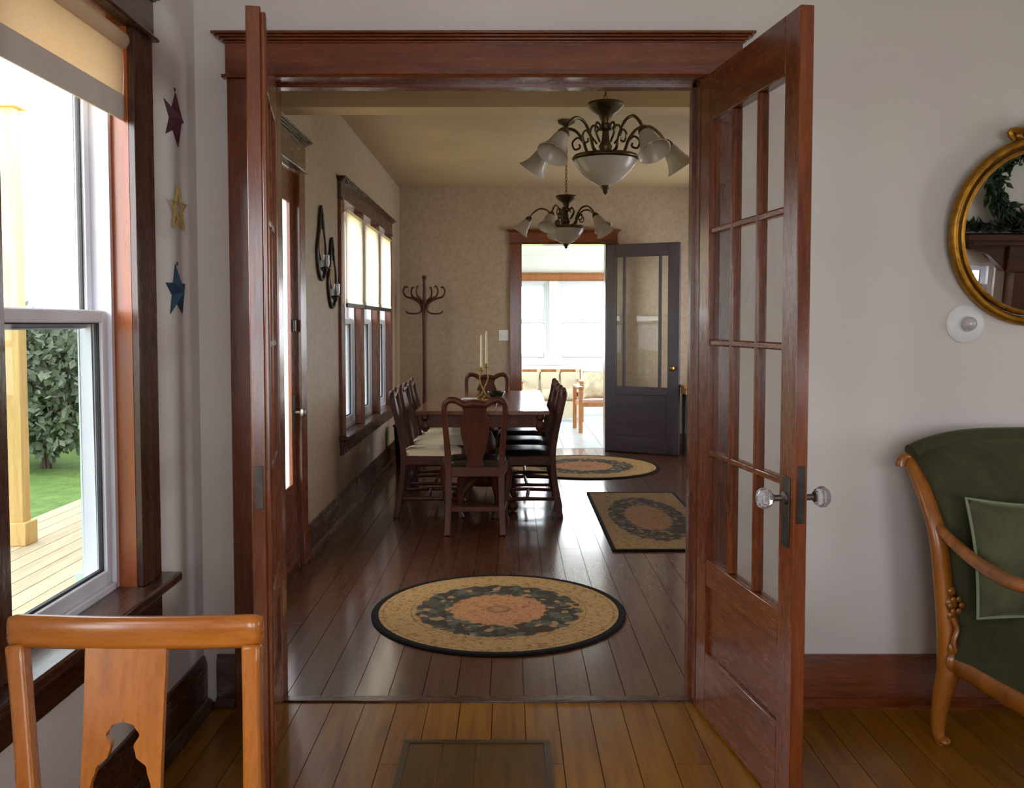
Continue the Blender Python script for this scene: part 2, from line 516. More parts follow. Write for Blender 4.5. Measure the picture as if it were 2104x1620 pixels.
M_LEFT = MP('x', XL, -1); M_RIGHT = MP('x', XR, 1); M_DOOR = MP('y', YW, 1); M_REAR = MP('y', YB, -1)
M_LEFTD = MP('x', XLD, -1); M_FAR = MP('y', YF, 1); M_RIGHTD = MP('x', XRD, 1); M_NEARD = MP('y', YW2, -1)
M_SUNB = MP('y', YS, 1); M_SUNL = MP('x', XS0, -1); M_SUNR = MP('x', XS1, 1)
WZ0, WZ1 = 0.61, 2.275
W1 = (1.985, 2.70)
W2 = [(6.62, 7.32), (7.48, 8.20), (8.36, 9.10)]
DW0, DW1 = 0.60, 2.30
ED = (4.36, 5.22)                       # entry door opening
REAR_FILL = [(-0.5, 0.5), (0.9, 1.9)]; LOWW = (3.4, 4.28)
RIGHTW = [(-0.2, 1.0)]
wall('wall_left', M_LEFT, YB, YW2, 0, CEIL, 0.16, [(*W1, WZ0, WZ1), (0.2, 0.95, WZ0, WZ1)], WHITE_F, 'pale plaster wall at left holding the bright shaded window')
wall('wall_doorway', M_DOOR, XL - 0.2, XR, 0, CEIL, 0.075, [(OX0, OX1, 0, OZ)], WHITE_F, 'pale plaster wall around the double french doors')
wall('wall_dining_near', M_DOOR, XLD - 0.1, XRD, 0, CEIL, 0.15, [(OX0, OX1, 0, OZ)], PAPER, 'tan papered dining side of the doorway wall', 0.075)
wall('wall_rear', M_REAR, XL, XR, 0, CEIL, 0.15, [(*REAR_FILL[0], WZ0, WZ1), (*REAR_FILL[1], WZ0, WZ1), (LOWW[0] + .0121, LOWW[1] - .0121, 0.7805, 1.188)], WHITE_F, 'pale rear wall with the fireplace, seen in the round mirror')
wall('wall_right', M_RIGHT, YB, YW2, 0, CEIL, 0.15, [(*r, WZ0, WZ1) for r in RIGHTW], WHITE_F, 'pale right wall of the front room with a window')
wall('wall_left_dining', M_LEFTD, YW2, YF2, 0, CEIL, 0.16, [(*ED, 0, OZ + 0.01), (W2[0][0], W2[2][1], DW0, DW1)], PAPER, 'tan papered left dining wall with the triple window')
wall('wall_far', M_FAR, XLD - 0.16, XRD, 0, CEIL, 0.15, [(FX0, FX1, 0, FZ)], PAPER, 'tan papered far dining wall around the sunroom doorway')
RD_FILL = [(3.95, 5.0), (8.0, 9.4)]  # unseen windows, added to fill the dining room with daylight
wall('wall_right_dining', M_RIGHTD, YW2, YF2, 0, CEIL, 0.15, [(*r, DW0, DW1) for r in RD_FILL], PAPER, 'tan papered right dining wall behind the open french door')
SW = [(-0.55, 0.60), (0.74, 1.90), (2.04, 3.10)]; SZ0, SZ1 = 0.80, 2.09
wall('wall_sunroom_far', M_SUNB, XS0, XS1, 0, CEIL_S, 0.12, [(SW[0][0], SW[2][1], SZ0, SZ1)], WHITE_S, 'white sunroom wall under the wide bright window')
SLW = [(10.7, 11.9), (12.2, 13.6)]
wall('wall_sunroom_left', M_SUNL, YF2, YS, 0, CEIL_S, 0.12, [(*r, 0.4, SZ1) for r in SLW], WHITE_S, 'white left wall of the sunroom', lin=0.0)
wall('wall_sunroom_right', M_SUNR, YF2, YS, 0, CEIL_S, 0.12, [(*r, 0.4, SZ1) for r in SLW], WHITE_S, 'white right wall of the sunroom', lin=0.0)
wall('wall_sunroom_near', MP('y', YF2 + 0.001, 1), XS0, XS1, 0, CEIL_S, 0.02, [(FX0, FX1, 0, FZ)], WHITE_S, 'white sunroom face of the far doorway wall')


def struct_box(name, b, mat, label, cat):
    return tag(MB().box(*b).build(name, mat, smooth=False), label, cat, kind='structure')


struct_box('ceiling', (XL - 0.2, XR + .15, YB - .15, YW2, CEIL, CEIL + .1), WHITE_F, 'pale ceiling of the front room', 'ceiling')
struct_box('ceiling_dining', (XLD - 0.16, XRD + .15, YW2, YF2, CEIL, CEIL + .1), CEIL_D, 'cream ceiling above the dining table and both chandeliers', 'ceiling')
struct_box('ceiling_sunroom', (XS0 - .12, XS1 + .12, YF2, YS + .12, CEIL_S, CEIL_S + .1), WHITE_S, 'white ceiling of the sunroom', 'ceiling')
struct_box('trim_beam', (XLD, XRD, 4.82, 5.0, 2.545, CEIL), CEIL_D, 'tan dropped ceiling beam behind the nearer chandelier', 'beam')

# ------------------------------------------------------------------ floors, board by board
def floor(name, x0, x1, y0, y1, bw, mat, label, joints, top=0.0):
    base = struct_box(name, (x0, x1, y0, y1, top - 0.06, top - 0.006), SLOT, label, 'floor')
    cache = {}
    n = int(math.ceil((x1 - x0) / bw))
    for i in range(n):
        xa = x0 + i * bw; wd = min(bw, x1 - xa)
        cuts = [y0] + sorted(y0 + (y1 - y0) * q for q in joints(i)) + [y1]
        for ya, yb in zip(cuts[:-1], cuts[1:]):
            L = round(yb - ya, 2); key = (round(wd, 3), L)
            if key not in cache:
                g = 0.0014
                cache[key] = MB().box(g, wd - g, g, (yb - ya) - g, -0.012, 0).mesh('plank', mat, smooth=False)
            o = link('plank', cache[key], base); o.location = (xa, ya, top)
    return base


floor('floor', XL, XR, YB, 3.305, 0.118, FLOOR_F, 'honey coloured board floor of the front room', lambda i: [[0.42, 0.83], [0.3], [0.62, 0.9], [0.2, 0.72]][(i * 7) % 4])
floor('floor_dining', XLD, XRD, 3.335, YF2, 0.128, FLOOR_D, 'dark glossy board floor of the dining room', lambda i: [[0.33], [0.12, 0.61], [0.47], [0.22, 0.78]][(i * 5) % 4])
tag(MB().box(OX0, OX1, 3.295, 3.345, -0.01, 0.007).build('trim_threshold', DKW['x'], bevel=0.003), 'dark wooden threshold strip in the french doorway', 'threshold', kind='structure')

# sunroom floor: pale square tiles
sf = struct_box('floor_sunroom', (XS0, XS1, YF2, YS, -0.06, -0.006), plain('grout', '#8f9296', 0.8), 'pale tiled floor of the sunroom', 'floor')
tile_m = MB().box(0.003, 0.447, 0.003, 0.447, -0.012, 0).mesh('tile', plain('pale_blue_tile', '#c3cdd2', 0.25, 0, 8, 0.1, 0), smooth=False)
for i in range(10):
    for j in range(9):
        o = link('tile', tile_m, sf); o.location = (XS0 + i * 0.45, YF2 + j * 0.45 + 0.02, 0)


# ------------------------------------------------------------------ baseboards
def baseboard(name, mp, a0, a1, label, mat, h=0.19, sh=0.028):
    root = thing(name, label, 'baseboard', mp.pt((a0 + a1) / 2, 0, 0), kind='structure')
    mp.prof(MB(), a0, a1, [(0, 0), (-0.018, 0), (-0.018, h - 0.03), (-0.012, h - 0.012), (-0.010, h), (0, h)]).build('board', mat, root)
    mp.prof(MB(), a0, a1, [(-0.018, 0), (-0.018 - sh, 0), (-0.018 - sh, 0.012), (-0.018 - 0.01, 0.03), (-0.018, 0.034)]).build('shoe_moulding', mat, root)
    return root


baseboard('baseboard_left', M_LEFT, YB, YW - 0.02, 'dark wood baseboard under the left window', DKW['y'])
baseboard('baseboard_doorway_left', M_DOOR, XL + 0.05, -1.01, 'short dark baseboard between the corner and the door casing', DKW['x'])
baseboard('baseboard_right', M_DOOR, 0.815, XR, 'red-brown wood baseboard behind the green armchair', MAH['x'])
baseboard('baseboard_left_dining', M_LEFTD, 5.36, YF, 'dark wood baseboard under the dining windows', DKW['y'])
baseboard('baseboard_far', M_FAR, XLD + 0.05, -0.016, 'dark wood baseboard on the far wall behind the coat rack', DKW['x'])
baseboard('baseboard_far_right', M_FAR, 1.18, XRD, 'dark wood baseboard behind the open dark door', DKW['x'])


# ------------------------------------------------------------------ door and window surrounds
def surround(root, mp, a0, a1, z0, z1, cw, mh, mv, cornice=True, fr=0.155):
    """side casings, head board, fillet and cornice, all proud of the wall"""
    for q in ((a0 - cw, a0), (a1, a1 + cw)):
        mp.box(MB(), *q, -0.022, 0, z0, z1).build('side_casing', mv, root, bevel=0.003)
    mp.box(MB(), a0 - cw - 0.004, a1 + cw + 0.004, -0.026, 0, z1 + 0.012, z1 + fr - 0.03).build('head_board', mh, root, bevel=0.002)
    mp.prof(MB(), a0 - cw - 0.014, a1 + cw + 0.014, [(0, z1), (-0.036, z1), (-0.04, z1 + 0.006), (-0.036, z1 + 0.012), (0, z1 + 0.012)]).build('fillet', mh, root)
    zt = z1 + fr
    # crown moulding with returned ends: stacked steps that grow outwards
    mb = MB()
    for d, e, b0, b1 in ((-0.034, 0.010, zt - 0.034, zt - 0.026), (-0.044, 0.020, zt - 0.026, zt - 0.017), (-0.056, 0.032, zt - 0.017, zt - 0.010), (-0.066, 0.042, zt - 0.010, zt)):
        mp.box(mb, a0 - cw - e, a1 + cw + e, d, 0, b0, b1)
    mb.build('cornice', mh, root, bevel=0.003)


def jambs(root, mp, a0, a1, z1, d0, d1, mat, z0=0.0, t=0.012):
    mp.box(MB(), a0 - t, a0, d0, d1, z0, z1).build('jamb', mat, root)
    mp.box(MB(), a1, a1 + t, d0, d1, z0, z1).build('jamb', mat, root)
    mp.box(MB(), a0 - t, a1 + t, d0, d1, z1, z1 + t).build('head_jamb', mat, root)


# french doorway
t1 = thing('trim_1', 'red-brown wooden casing with cornice framing the french doorway', 'door casing', (0, YW, 0), kind='structure')
surround(t1, M_DOOR, OX0, OX1, 0, OZ, 0.145, MAH['x'], MAH['z'])
jambs(t1, M_DOOR, OX0, OX1, OZ, -0.002, 0.152, MAH['z'], t=0.012)
for q in ((OX0 - .145, OX0), (OX1, OX1 + .145)):
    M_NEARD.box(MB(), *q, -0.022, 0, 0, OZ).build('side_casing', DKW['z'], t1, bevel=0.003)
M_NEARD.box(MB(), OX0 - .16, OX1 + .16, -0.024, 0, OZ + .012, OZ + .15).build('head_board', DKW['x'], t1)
for s, x in ((1, OX0), (-1, OX1)):
    MB().box(x, x + s * 0.012, YW + 0.055, YW + 0.09, 0, OZ).build('door_stop', MAH['z'], t1)
MB().box(OX0, OX1, YW + 0.055, YW + 0.09, OZ - 0.012, OZ).build('door_stop', MAH['x'], t1)
# far doorway
t2 = thing('trim_2', 'brown wooden casing with cornice framing the sunroom doorway', 'door casing', (0, YF, 0), kind='structure')
surround(t2, M_FAR, FX0, FX1, 0, FZ, 0.13, MAH['x'], MAH['z'], fr=0.16)
jambs(t2, M_FAR, FX0, FX1, FZ, -0.002, 0.172, MAH['z'], t=0.012)


# ------------------------------------------------------------------ windows
def hung(root, mp, a0, a1, z0, z1, d=0.045, low=GLASS, up=GLASS, mid=None, fw=0.035, b=0.042):
    """white vinyl double-hung unit as parts of root"""
    mid = mid or (z0 + z1) / 2
    mb = MB()
    mp.box(mb, a0, a0 + fw, d, d + 0.10, z0, z1); mp.box(mb, a1 - fw, a1, d, d + 0.10, z0, z1)
    mp.box(mb, a0 + fw, a1 - fw, d, d + 0.10, z0, z0 + fw); mp.box(mb, a0 + fw, a1 - fw, d, d + 0.10, z1 - fw, z1)
    mb.build('vinyl_frame', VINYL, root, bevel=0.004)
    for nm, e0, e1, zz0, zz1, gm in (('upper_sash', d + 0.055, d + 0.085, mid - 0.02, z1 - fw, up), ('lower_sash', d + 0.012, d + 0.045, z0 + fw, mid + 0.03, low)):
        mb = MB()
        mp.box(mb, a0 + fw, a0 + fw + b, e0, e1, zz0, zz1); mp.box(mb, a1 - fw - b, a1 - fw, e0, e1, zz0, zz1)
        mp.box(mb, a0 + fw + b, a1 - fw - b, e0, e1, zz0, zz0 + b + 0.008); mp.box(mb, a0 + fw + b, a1 - fw - b, e0, e1, zz1 - b, zz1)
        s = mb.build(nm, VINYL, root, bevel=0.004)
        mp.box(MB(), a0 + fw + b, a1 - fw - b, (e0 + e1) / 2 - 0.003, (e0 + e1) / 2 + 0.003, zz0 + b + 0.008, zz1 - b).build('pane', gm, s, smooth=False)
        g = MB(); i0, i1, j0, j1 = a0 + fw + b, a1 - fw - b, zz0 + b + 0.008, zz1 - b
        for q in ((i0, i0 + .007, j0, j1), (i1 - .007, i1, j0, j1), (i0, i1, j0, j0 + .007), (i0, i1, j1 - .004, j1)):
            mp.box(g, q[0], q[1], (e0 + e1) / 2 - 0.006, (e0 + e1) / 2 + 0.006, q[2], q[3])
        g.build('gasket', GASKET, s, smooth=False)


def wood_window(name, mp, a0, a1, z0, z1, label, mv, mh, mc=None, ms=None, mj=None, low=GLASS, mulls=(), cw=0.14, units=None, fr=0.155, dj=0.045, mid=None, apron=0.11, fw=0.035, b=0.042):
    root = thing(name, label, 'window', mp.pt((a0 + a1) / 2, 0, z0), kind='structure')
    surround(root, mp, a0, a1, z0, z1, cw, mh, mc or mv, fr=fr)
    jambs(root, mp, a0, a1, z1, -0.001, dj + 0.1, mj or mv, z0=z0)
    mp.box(MB(), a0 - cw - 0.035, a1 + cw + 0.035, -0.075, dj + 0.02, z0 - 0.03, z0).build('stool', ms or mh, root, bevel=0.006)
    mp.box(MB(), a0 - cw, a1 + cw, -0.022, 0, z0 - 0.03 - apron, z0 - 0.03).build('apron', ms or mh, root, bevel=0.003)
    for (m0, m1) in mulls: mp.box(MB(), m0, m1, -0.022, dj + 0.1, z0, z1).build('mullion', mv, root, bevel=0.003)
    for (u0, u1) in (units or [(a0, a1)]): hung(root, mp, u0, u1, z0, z1, dj, low=low, mid=mid, fw=fw, b=b)
    return root


wood_window('window_1', M_LEFT, *W1, WZ0, WZ1, 'tall white sash window in shade-darkened wood casing, nearest at left', MAH['z'], DKW['y'], mc=DKW['z'], mj=wood('painted_daylight_lining', '#7c3614', '#a55a2c', 'z', 0.3, 0.3, 0.03), low=GLASS_S, dj=0.05, mid=1.41, fw=0.022, b=0.034)  # casing's shade and lining's daylight are put into their wood colours
wood_window('window_2', M_LEFTD, W2[0][0], W2[2][1], DW0, DW1, 'triple window in brown casing along the left dining wall', MAH['z'], DKW['y'], low=GLASS_S, mulls=[(W2[0][1], W2[1][0]), (W2[1][1], W2[2][0])], units=W2, dj=0.03, mid=1.42)
wood_window('window_3', M_SUNB, SW[0][0], SW[2][1], SZ0, SZ1, 'wide overexposed white window at the back of the sunroom', PINE, PINE, ms=WHITE_S, units=SW, cw=0.1, fr=0.13, dj=0.02)
M_SUNB.box(MB(), 0.60, 0.74, -0.01, 0.1, SZ0, SZ1).build('mullion', WHITE_S, bpy.data.objects['window_3'])
M_SUNB.box(MB(), 1.90, 2.04, -0.01, 0.1, SZ0, SZ1).build('mullion', WHITE_S, bpy.data.objects['window_3'])
k = 4
for mp, rngs, zz in ((M_LEFT, [(0.2, 0.95)], (WZ0, WZ1)), (M_REAR, REAR_FILL, (WZ0, WZ1)), (M_RIGHT, RIGHTW, (WZ0, WZ1))):  # rear and left ones are unseen, added to light the front room
    for r in rngs:
        wood_window('window_%d' % k, mp, *r, *zz, 'unseen sash window %s of the front room, behind the camera' % {'x': 'in a side wall', 'y': 'added for light in the rear wall'}[mp.axis], MAH['z'], MAH['x'])
        k += 1
for r in RD_FILL:
    wood_window('window_%d' % k, M_RIGHTD, *r, DW0, DW1, 'unseen sash window added for fill light in the right dining wall, the one %s' % ('near the beam' if r is RD_FILL[0] else 'by the console table'), MAH['z'], MAH['y'])
    k += 1
lw = thing('window_%d' % k, 'low bright window beside the fireplace, seen in the round mirror', 'window', (3.7, YB, 0.75), kind='structure')
hung(lw, M_REAR, *LOWW, 0.75, 1.2); k += 1
for mp, nm in ((M_SUNL, 'left'), (M_SUNR, 'right')):
    for r in SLW:
        rt = thing('window_%d' % k, 'white sash window in the %s sunroom wall' % nm, 'window', mp.pt(sum(r) / 2, 0, 0.4), kind='structure')
        hung(rt, mp, *r, 0.4, SZ1, 0.01); k += 1


def portal_mp(mp, a0, a1, z0, z1, d=0.17):
    p = mp.pt((a0 + a1) / 2, d, (z0 + z1) / 2)
    rot = {('x', -1): (0, -PI / 2, 0), ('x', 1): (0, PI / 2, 0), ('y', 1): (-PI / 2, 0, 0), ('y', -1): (PI / 2, 0, 0)}[(mp.axis, mp.sign)]
    if mp.axis == 'x': portal(*p, z1 - z0, a1 - a0, rot)
    else: portal(*p, a1 - a0, z1 - z0, rot)


portal_mp(M_LEFT, *W1, WZ0, WZ1)
portal_mp(M_REAR, REAR_FILL[0][0], REAR_FILL[1][1], WZ0, WZ1)
portal_mp(M_RIGHT, *RIGHTW[0], WZ0, WZ1)
portal_mp(M_LEFTD, W2[0][0], W2[2][1], DW0, DW1)
for r in RD_FILL: portal_mp(M_RIGHTD, *r, DW0, DW1)
portal_mp(M_SUNB, SW[0][0], SW[2][1], SZ0, SZ1)

# ------------------------------------------------------------------ doors
def lever_plate(parent, x, z, side, mat, h=0.2, wd=0.045, t=0.02):
    y = side * t
    return MB().box(x - wd / 2, x + wd / 2, y, y + side * 0.004, z - h * 0.62, z + h * 0.38).build('lock_plate', mat, parent, bevel=0.003, world=False)


def crystal_knob(parent, x, z, side, t=0.02):
    M = Matrix.Translation((x, side * (t + 0.004), z)) @ Matrix.Rotation(-side * PI / 2, 4, 'X')
    k = MB().lathe([(0.018, 0), (0.018, 0.006), (0.009, 0.012), (0.009, 0.034), (0.015, 0.038), (0.015, 0.042)], 14, M).build('knob_shank', STEEL, parent, world=False)
    MB().lathe([(0.012, 0.040), (0.024, 0.046), (0.031, 0.058), (0.031, 0.066), (0.024, 0.078), (0.010, 0.083), (1e-6, 0.083)], 12, M).build('crystal_knob', CRYSTAL, k, world=False, angle=20)


def french_door(name, label, hinge, ang, wd, zt, astragal=0):
    """local x runs from the hinge to the free edge, z up, 40 mm thick"""
    r = thing(name, label, 'door', (*hinge, 0.008), ang, kind='structure')
    T = 0.02; st = 0.092; g0, g1 = 0.568, zt - 0.165
    B = lambda nm, x0, x1, y0, y1, z0, z1, m, bv=0.003, p=r: MB().box(x0, x1, y0, y1, z0, z1).build(nm, m, p, bevel=bv, world=False)
    B('stile', 0, st, -T, T, 0, zt, MAH['z']); B('stile', wd - st, wd, -T, T, 0, zt, MAH['z'])
    B('top_rail', st, wd - st, -T, T, g1, zt, MAH['x']); B('lock_rail', st, wd - st, -T, T, 0.475, g0, MAH['x']); B('bottom_rail', st, wd - st, -T, T, 0, 0.235, MAH['x'])
    B('panel', st, wd - st, -0.007, 0.007, 0.235, 0.475, MAH['x'])
    cols, rows, mw = 3, 4, 0.022
    cw = (wd - 2 * st - (cols - 1) * mw) / cols; rh = (g1 - g0 - (rows - 1) * mw) / rows
    for i in range(1, cols):
        x = st + i * cw + (i - 1) * mw; B('muntin', x, x + mw, -0.016, 0.016, g0, g1, MAH['z'], 0.005)
    for j in range(1, rows):
        z = g0 + j * rh + (j - 1) * mw; B('muntin', st, wd - st, -0.015, 0.015, z, z + mw, MAH['x'], 0.005)
    pm = MB().box(0, cw, -0.002, 0.002, 0, rh).mesh('pane', GLASS_D, smooth=False)
    for i in range(cols):
        for j in range(rows):
            o = link('pane', pm, r); o.location = (st + i * (cw + mw), 0, g0 + j * (rh + mw))
    for z in (0.25, 1.1, 1.95):
        MB().lathe([(0.008, -0.05), (0.008, 0.05)], 8, Matrix.Translation((0.0, (-1 if astragal else 1) * (T + 0.004), z))).build('hinge', STEEL, r, world=False)
    if astragal:
        y = astragal * T
        B('astragal', wd - 0.045, wd + 0.004, y, y + astragal * 0.014, 0.004, zt - 0.016, MAH['z'], 0.004)
        B('strike_plate', wd - 0.001, wd + 0.003, -0.012, 0.012, 0.88, 1.0, PEWTER, 0.001)
    else:
        B('strike_plate', wd - 0.001, wd + 0.003, -0.012, 0.012, 0.84, 1.0, PEWTER, 0.001)
        for s in (-1, 1):
            lever_plate(r, wd - 0.045, 0.89, s, PEWTER)
            crystal_knob(r, wd - 0.045, 0.905, s)
    return r


FD = 0.762
french_door('door_1', 'open french door at right with twelve panes and crystal knobs', (0.692, 3.245), math.atan2(-0.735, 0.108), FD, 2.258)
french_door('door_2', 'open french door at left seen nearly edge-on, astragal on its edge', (-0.851, 3.245), math.atan2(-0.735, 0.148), FD, 2.258, astragal=1)

# entry door in the left dining wall
ed = thing('door_3', 'glazed brown entry door with dark lock plate in the left dining wall', 'door', (XLD - 0.06, ED[0], 0.0), kind='structure')
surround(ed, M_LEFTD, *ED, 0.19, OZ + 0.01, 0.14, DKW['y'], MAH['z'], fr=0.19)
M_LEFTD.box(MB(), ED[1] - .004, ED[1] + .012, 0.038, 0.163, 0.0, OZ + .01).build('outer_jamb', VINYL, ed)
M_LEFTD.box(MB(), ED[0] - .012, ED[0] + .004, 0.038, 0.163, 0.0, OZ + .01).build('outer_jamb', VINYL, ed)
M_LEFTD.box(MB(), *ED, 0.0, 0.17, -0.03, 0.009).build('door_sill', DKW['y'], ed)
jambs(ed, M_LEFTD, *ED, OZ + 0.01, -0.001, 0.16, MAH['z'])
for q in ((ED[0] - 0.147, ED[0]), (ED[1], ED[1] + 0.147)): M_LEFTD.box(MB(), *q, -0.032, 0, 0, 0.19).build('plinth_block', MAH['z'], ed, bevel=0.004)
e0, e1 = 0.012, 0.034
for nm, a0, a1, z0, z1, m in (('stile', ED[0], ED[0] + .09, 0.01, OZ, 'z'), ('stile', ED[1] - .09, ED[1], 0.01, OZ, 'z'), ('top_rail', ED[0] + .09, ED[1] - .09, 2.09, OZ, 'y'), ('bottom_rail', ED[0] + .09, ED[1] - .09, 0.01, 0.49, 'y')):
    M_LEFTD.box(MB(), a0, a1, e0, e1, z0, z1).build(nm, MAH[m], ed, bevel=0.003)
M_LEFTD.box(MB(), ED[0] + .09, ED[1] - .09, e0 + .004, e0 + .008, 0.49, 2.09).build('pane', GLASS, ed, smooth=False)
M_LEFTD.box(MB(), ED[1] - .085, ED[1] - .03, e0 - .006, e0, 0.78, 1.0).build('lock_plate', BLACK, ed, bevel=0.002)
kn = MB().lathe([(0.012, 0), (0.01, 0.03), (0.026, 0.042), (0.028, 0.055), (0.018, 0.066), (1e-6, 0.067)], 14, Matrix.Translation((XLD - e0 + .004, ED[1] - .057, 0.9)) @ Matrix.Rotation(PI / 2, 4, 'Y')).build('knob', STEEL, ed)
M_LEFTD.box(MB(), ED[1] - .075, ED[1] - .04, e0 - .018, e0, 1.36, 1.43).build('deadbolt', BLACK, ed, bevel=0.004)

# dark glazed door of the sunroom doorway, swung back against the far wall
fd = thing('door_4', 'dark stained door with tall glass panes, standing open by the far doorway', 'door', (1.055, 10.0, 0.008), math.atan2(-0.375, 0.74), kind='structure')
FW, FT, FH = 0.83, 0.022, 2.27
for nm, x0, x1, z0, z1, m in (('stile', 0, .115, 0, FH, 'z'), ('stile', FW - .13, FW, 0, FH, 'z'), ('top_rail', .115, FW - .13, FH - .14, FH, 'x'), ('lock_rail', .115, FW - .13, .63, .72, 'x'), ('bottom_rail', .115, FW - .13, 0, .16, 'x')):
    MB().box(x0, x1, -FT, FT, z0, z1).build(nm, GREYDOOR[m], fd, bevel=0.004, world=False)
MB().box(.115, FW - .13, -0.014, 0.014, .16, .63).build('panel', GREYDOOR['x'], fd, world=False)
xs = [0.115, 0.205, FW - .13 - 0.09, FW - .13]
for x in xs[1:3]: MB().box(x - .013, x + .013, -0.018, 0.018, .72, FH - .14).build('muntin', GREYDOOR['z'], fd, world=False)
for a, b in zip(xs[:-1], xs[1:]): MB().box(a, b, -0.003, 0.003, .72, FH - .14).build('pane', GLASS_D, fd, world=False, smooth=False)
for s in (-1, 1):
    M = Matrix.Translation((FW - .065, s * FT, 0.93)) @ Matrix.Rotation(-s * PI / 2, 4, 'X')
    MB().lathe([(0.026, 0), (0.026, 0.005), (0.01, 0.01), (0.01, 0.03), (0.026, 0.042), (0.029, 0.054), (0.018, 0.066), (1e-6, 0.068)], 14, M).build('brass_knob', BRASS, fd, world=False)
for z in (0.3, 1.95): MB().lathe([(0.009, -0.05), (0.009, 0.05)], 8, Matrix.Translation((0, -FT - 0.004, z))).build('hinge', STEEL, fd, world=False)


# ------------------------------------------------------------------ window shades
def shade(name, label, mp, a0, a1, zb, zt, d, fab, hem, hemh, group=None, rail=None, roll=0.022):
    r = thing(name, label, 'window shade', mp.pt((a0 + a1) / 2, d, zt), group=group)
    n = 10; mb = MB()
    # fabric with a very slight belly, hung from the roll
    mb.shell(lambda u, v: mp.pt(a0 + (a1 - a0) * u, d - 0.003 * math.sin(PI * v), zb + hemh + (zt - zb - hemh) * v), lambda u, v: mp.pt(a0 + (a1 - a0) * u, d + 0.0012 - 0.003 * math.sin(PI * v), zb + hemh + (zt - zb - hemh) * v), n, n)
    mb.build('fabric', fab, r)
    mp.box(MB(), a0, a1, d - 0.004, d + 0.003, zb, zb + hemh).build('hem', hem, r, bevel=0.001)
    MB().tube([mp.pt(a0 - 0.003, d + 0.006, zt), mp.pt(a1 + 0.003, d + 0.006, zt)], roll, 14).build('roller', fab, r)
    if rail: mp.box(MB(), a0 + 0.01, a1 - 0.01, d - 0.008, d + 0.006, zb - 0.026, zb + 0.006).build('bottom_bar', rail, r, bevel=0.002)
    return r


shade('roller_shade', 'cream roller shade with grey hem across the top of the left window', M_LEFT, W1[0] + .003, W1[1] - .003, 2.0, 2.235, 0.012, SHADE_F, SHADE_H, 0.075, roll=0.028)
for i, (q, nm) in enumerate(((6.60, 'nearest'), (7.415, 'middle'), (8.235, 'farthest'))):
    shade('sheer_shade', 'glowing sheer shade, %s of the three on the dining window' % nm, M_LEFTD, q, q + 0.80, 1.555, 2.235, -0.034, SHADE_D, SHADE_D, 0.03, 'sheer shades on the dining window', PEWTER, 0.014)

# ------------------------------------------------------------------ wall pieces in the front room
def barn_star(name, label, y, z, R, rot, mat):
    r = tag(link(name, None), label, 'star', 'stars hung between window and corner'); r.location = (XL + 0.003, y, z)
    pts = []
    for i in range(10):
        a = PI / 2 + rot + i * PI / 5; q = R if i % 2 == 0 else R * 0.40
        pts.append((0, q * math.cos(a), q * math.sin(a)))
    vs = pts + [(0.028, 0, 0)] + [(-0.002, p[1], p[2]) for p in pts]
    fs = [(i, (i + 1) % 10, 10) for i in range(10)] + [(11 + i, 11 + (i + 1) % 10, (i + 1) % 10, i) for i in range(10)] + [tuple(20 - i for i in range(10))]
    MB().add(vs, fs).build('star_body', mat, r, smooth=False, world=False)
    MB().tube([(0.003, 0, R * .95), (0.006, 0, R * 1.04), (0.001, 0, R * 1.08)], 0.002, 6).build('hanging_loop', BLACK, r, world=False)


barn_star('barn_star', 'dark red metal star, topmost of the three', 3.062, 2.088, 0.095, -0.22, plain('dark_red_paint', '#4a1a24', 0.6, 0.2, 25, 0.3, 0.1))
barn_star('barn_star', 'dark blue metal star, lowest of the three', 3.056, 1.512, 0.092, 0.02, plain('dark_blue_paint', '#20394c', 0.6, 0.2, 25, 0.3, 0.1))
ws = tag(link('straw_star', None), 'woven straw coloured star between the red and blue stars', 'star', 'stars hung between window and corner'); ws.location = (XL + 0.006, 3.068, 1.787)
STRAW = plain('straw', '#b5924a', 0.7, 0, 60, 0.3, 0.2)
P5 = [(0.072 * math.cos(PI / 2 + i * 2 * PI / 5), 0.078 * math.sin(PI / 2 + i * 2 * PI / 5)) for i in range(5)]
for i in range(5):
    a, b = P5[i], P5[(i + 2) % 5]
    for o in (-0.005, 0.0, 0.005): MB().tube([(0.002 + abs(o) * .3 + i * .0015, a[0] + o, a[1]), (0.002 + i * .0015, b[0] + o, b[1])], 0.0016, 6).build('straw', STRAW, ws, world=False)

# oval gilt mirror on the doorway wall, leaning forward at the top
mz = 1.732; mxc = 1.878
mr = link('gilt_mirror', None); mr.location = (mxc, YW - 0.030, mz); mr.rotation_euler = (math.radians(4.5), 0, 0)
tag(mr, 'round gilt framed mirror with carved crest above the armchair', 'mirror')
RX, RZ = 0.305, 0.32
n = 64
E = lambda k, r: (k * math.cos(2 * PI * r / n), 0, k * math.sin(2 * PI * r / n))
path = [(RX * math.cos(2 * PI * i / n), -0.012, RZ * math.sin(2 * PI * i / n)) for i in range(n)]
fr = MB().tube(path, 0.021, 12, closed=True, up=(0, 1, 0), flat=0.8).build('frame', GOLD, mr, world=False)
path2 = [((RX - .03) * math.cos(2 * PI * i / n), -0.016, (RZ - .03) * math.sin(2 * PI * i / n)) for i in range(n)]
MB().tube(path2, 0.009, 8, closed=True, up=(0, 1, 0)).build('inner_bead', GOLD, fr, world=False)
MB().prism([((RX - .02) * math.cos(2 * PI * i / n), (RZ - .02) * math.sin(2 * PI * i / n)) for i in range(n)], -0.004, 0.002, 'y').build('mirror_glass', MIRROR, mr, world=False, smooth=False)
cr = MB()
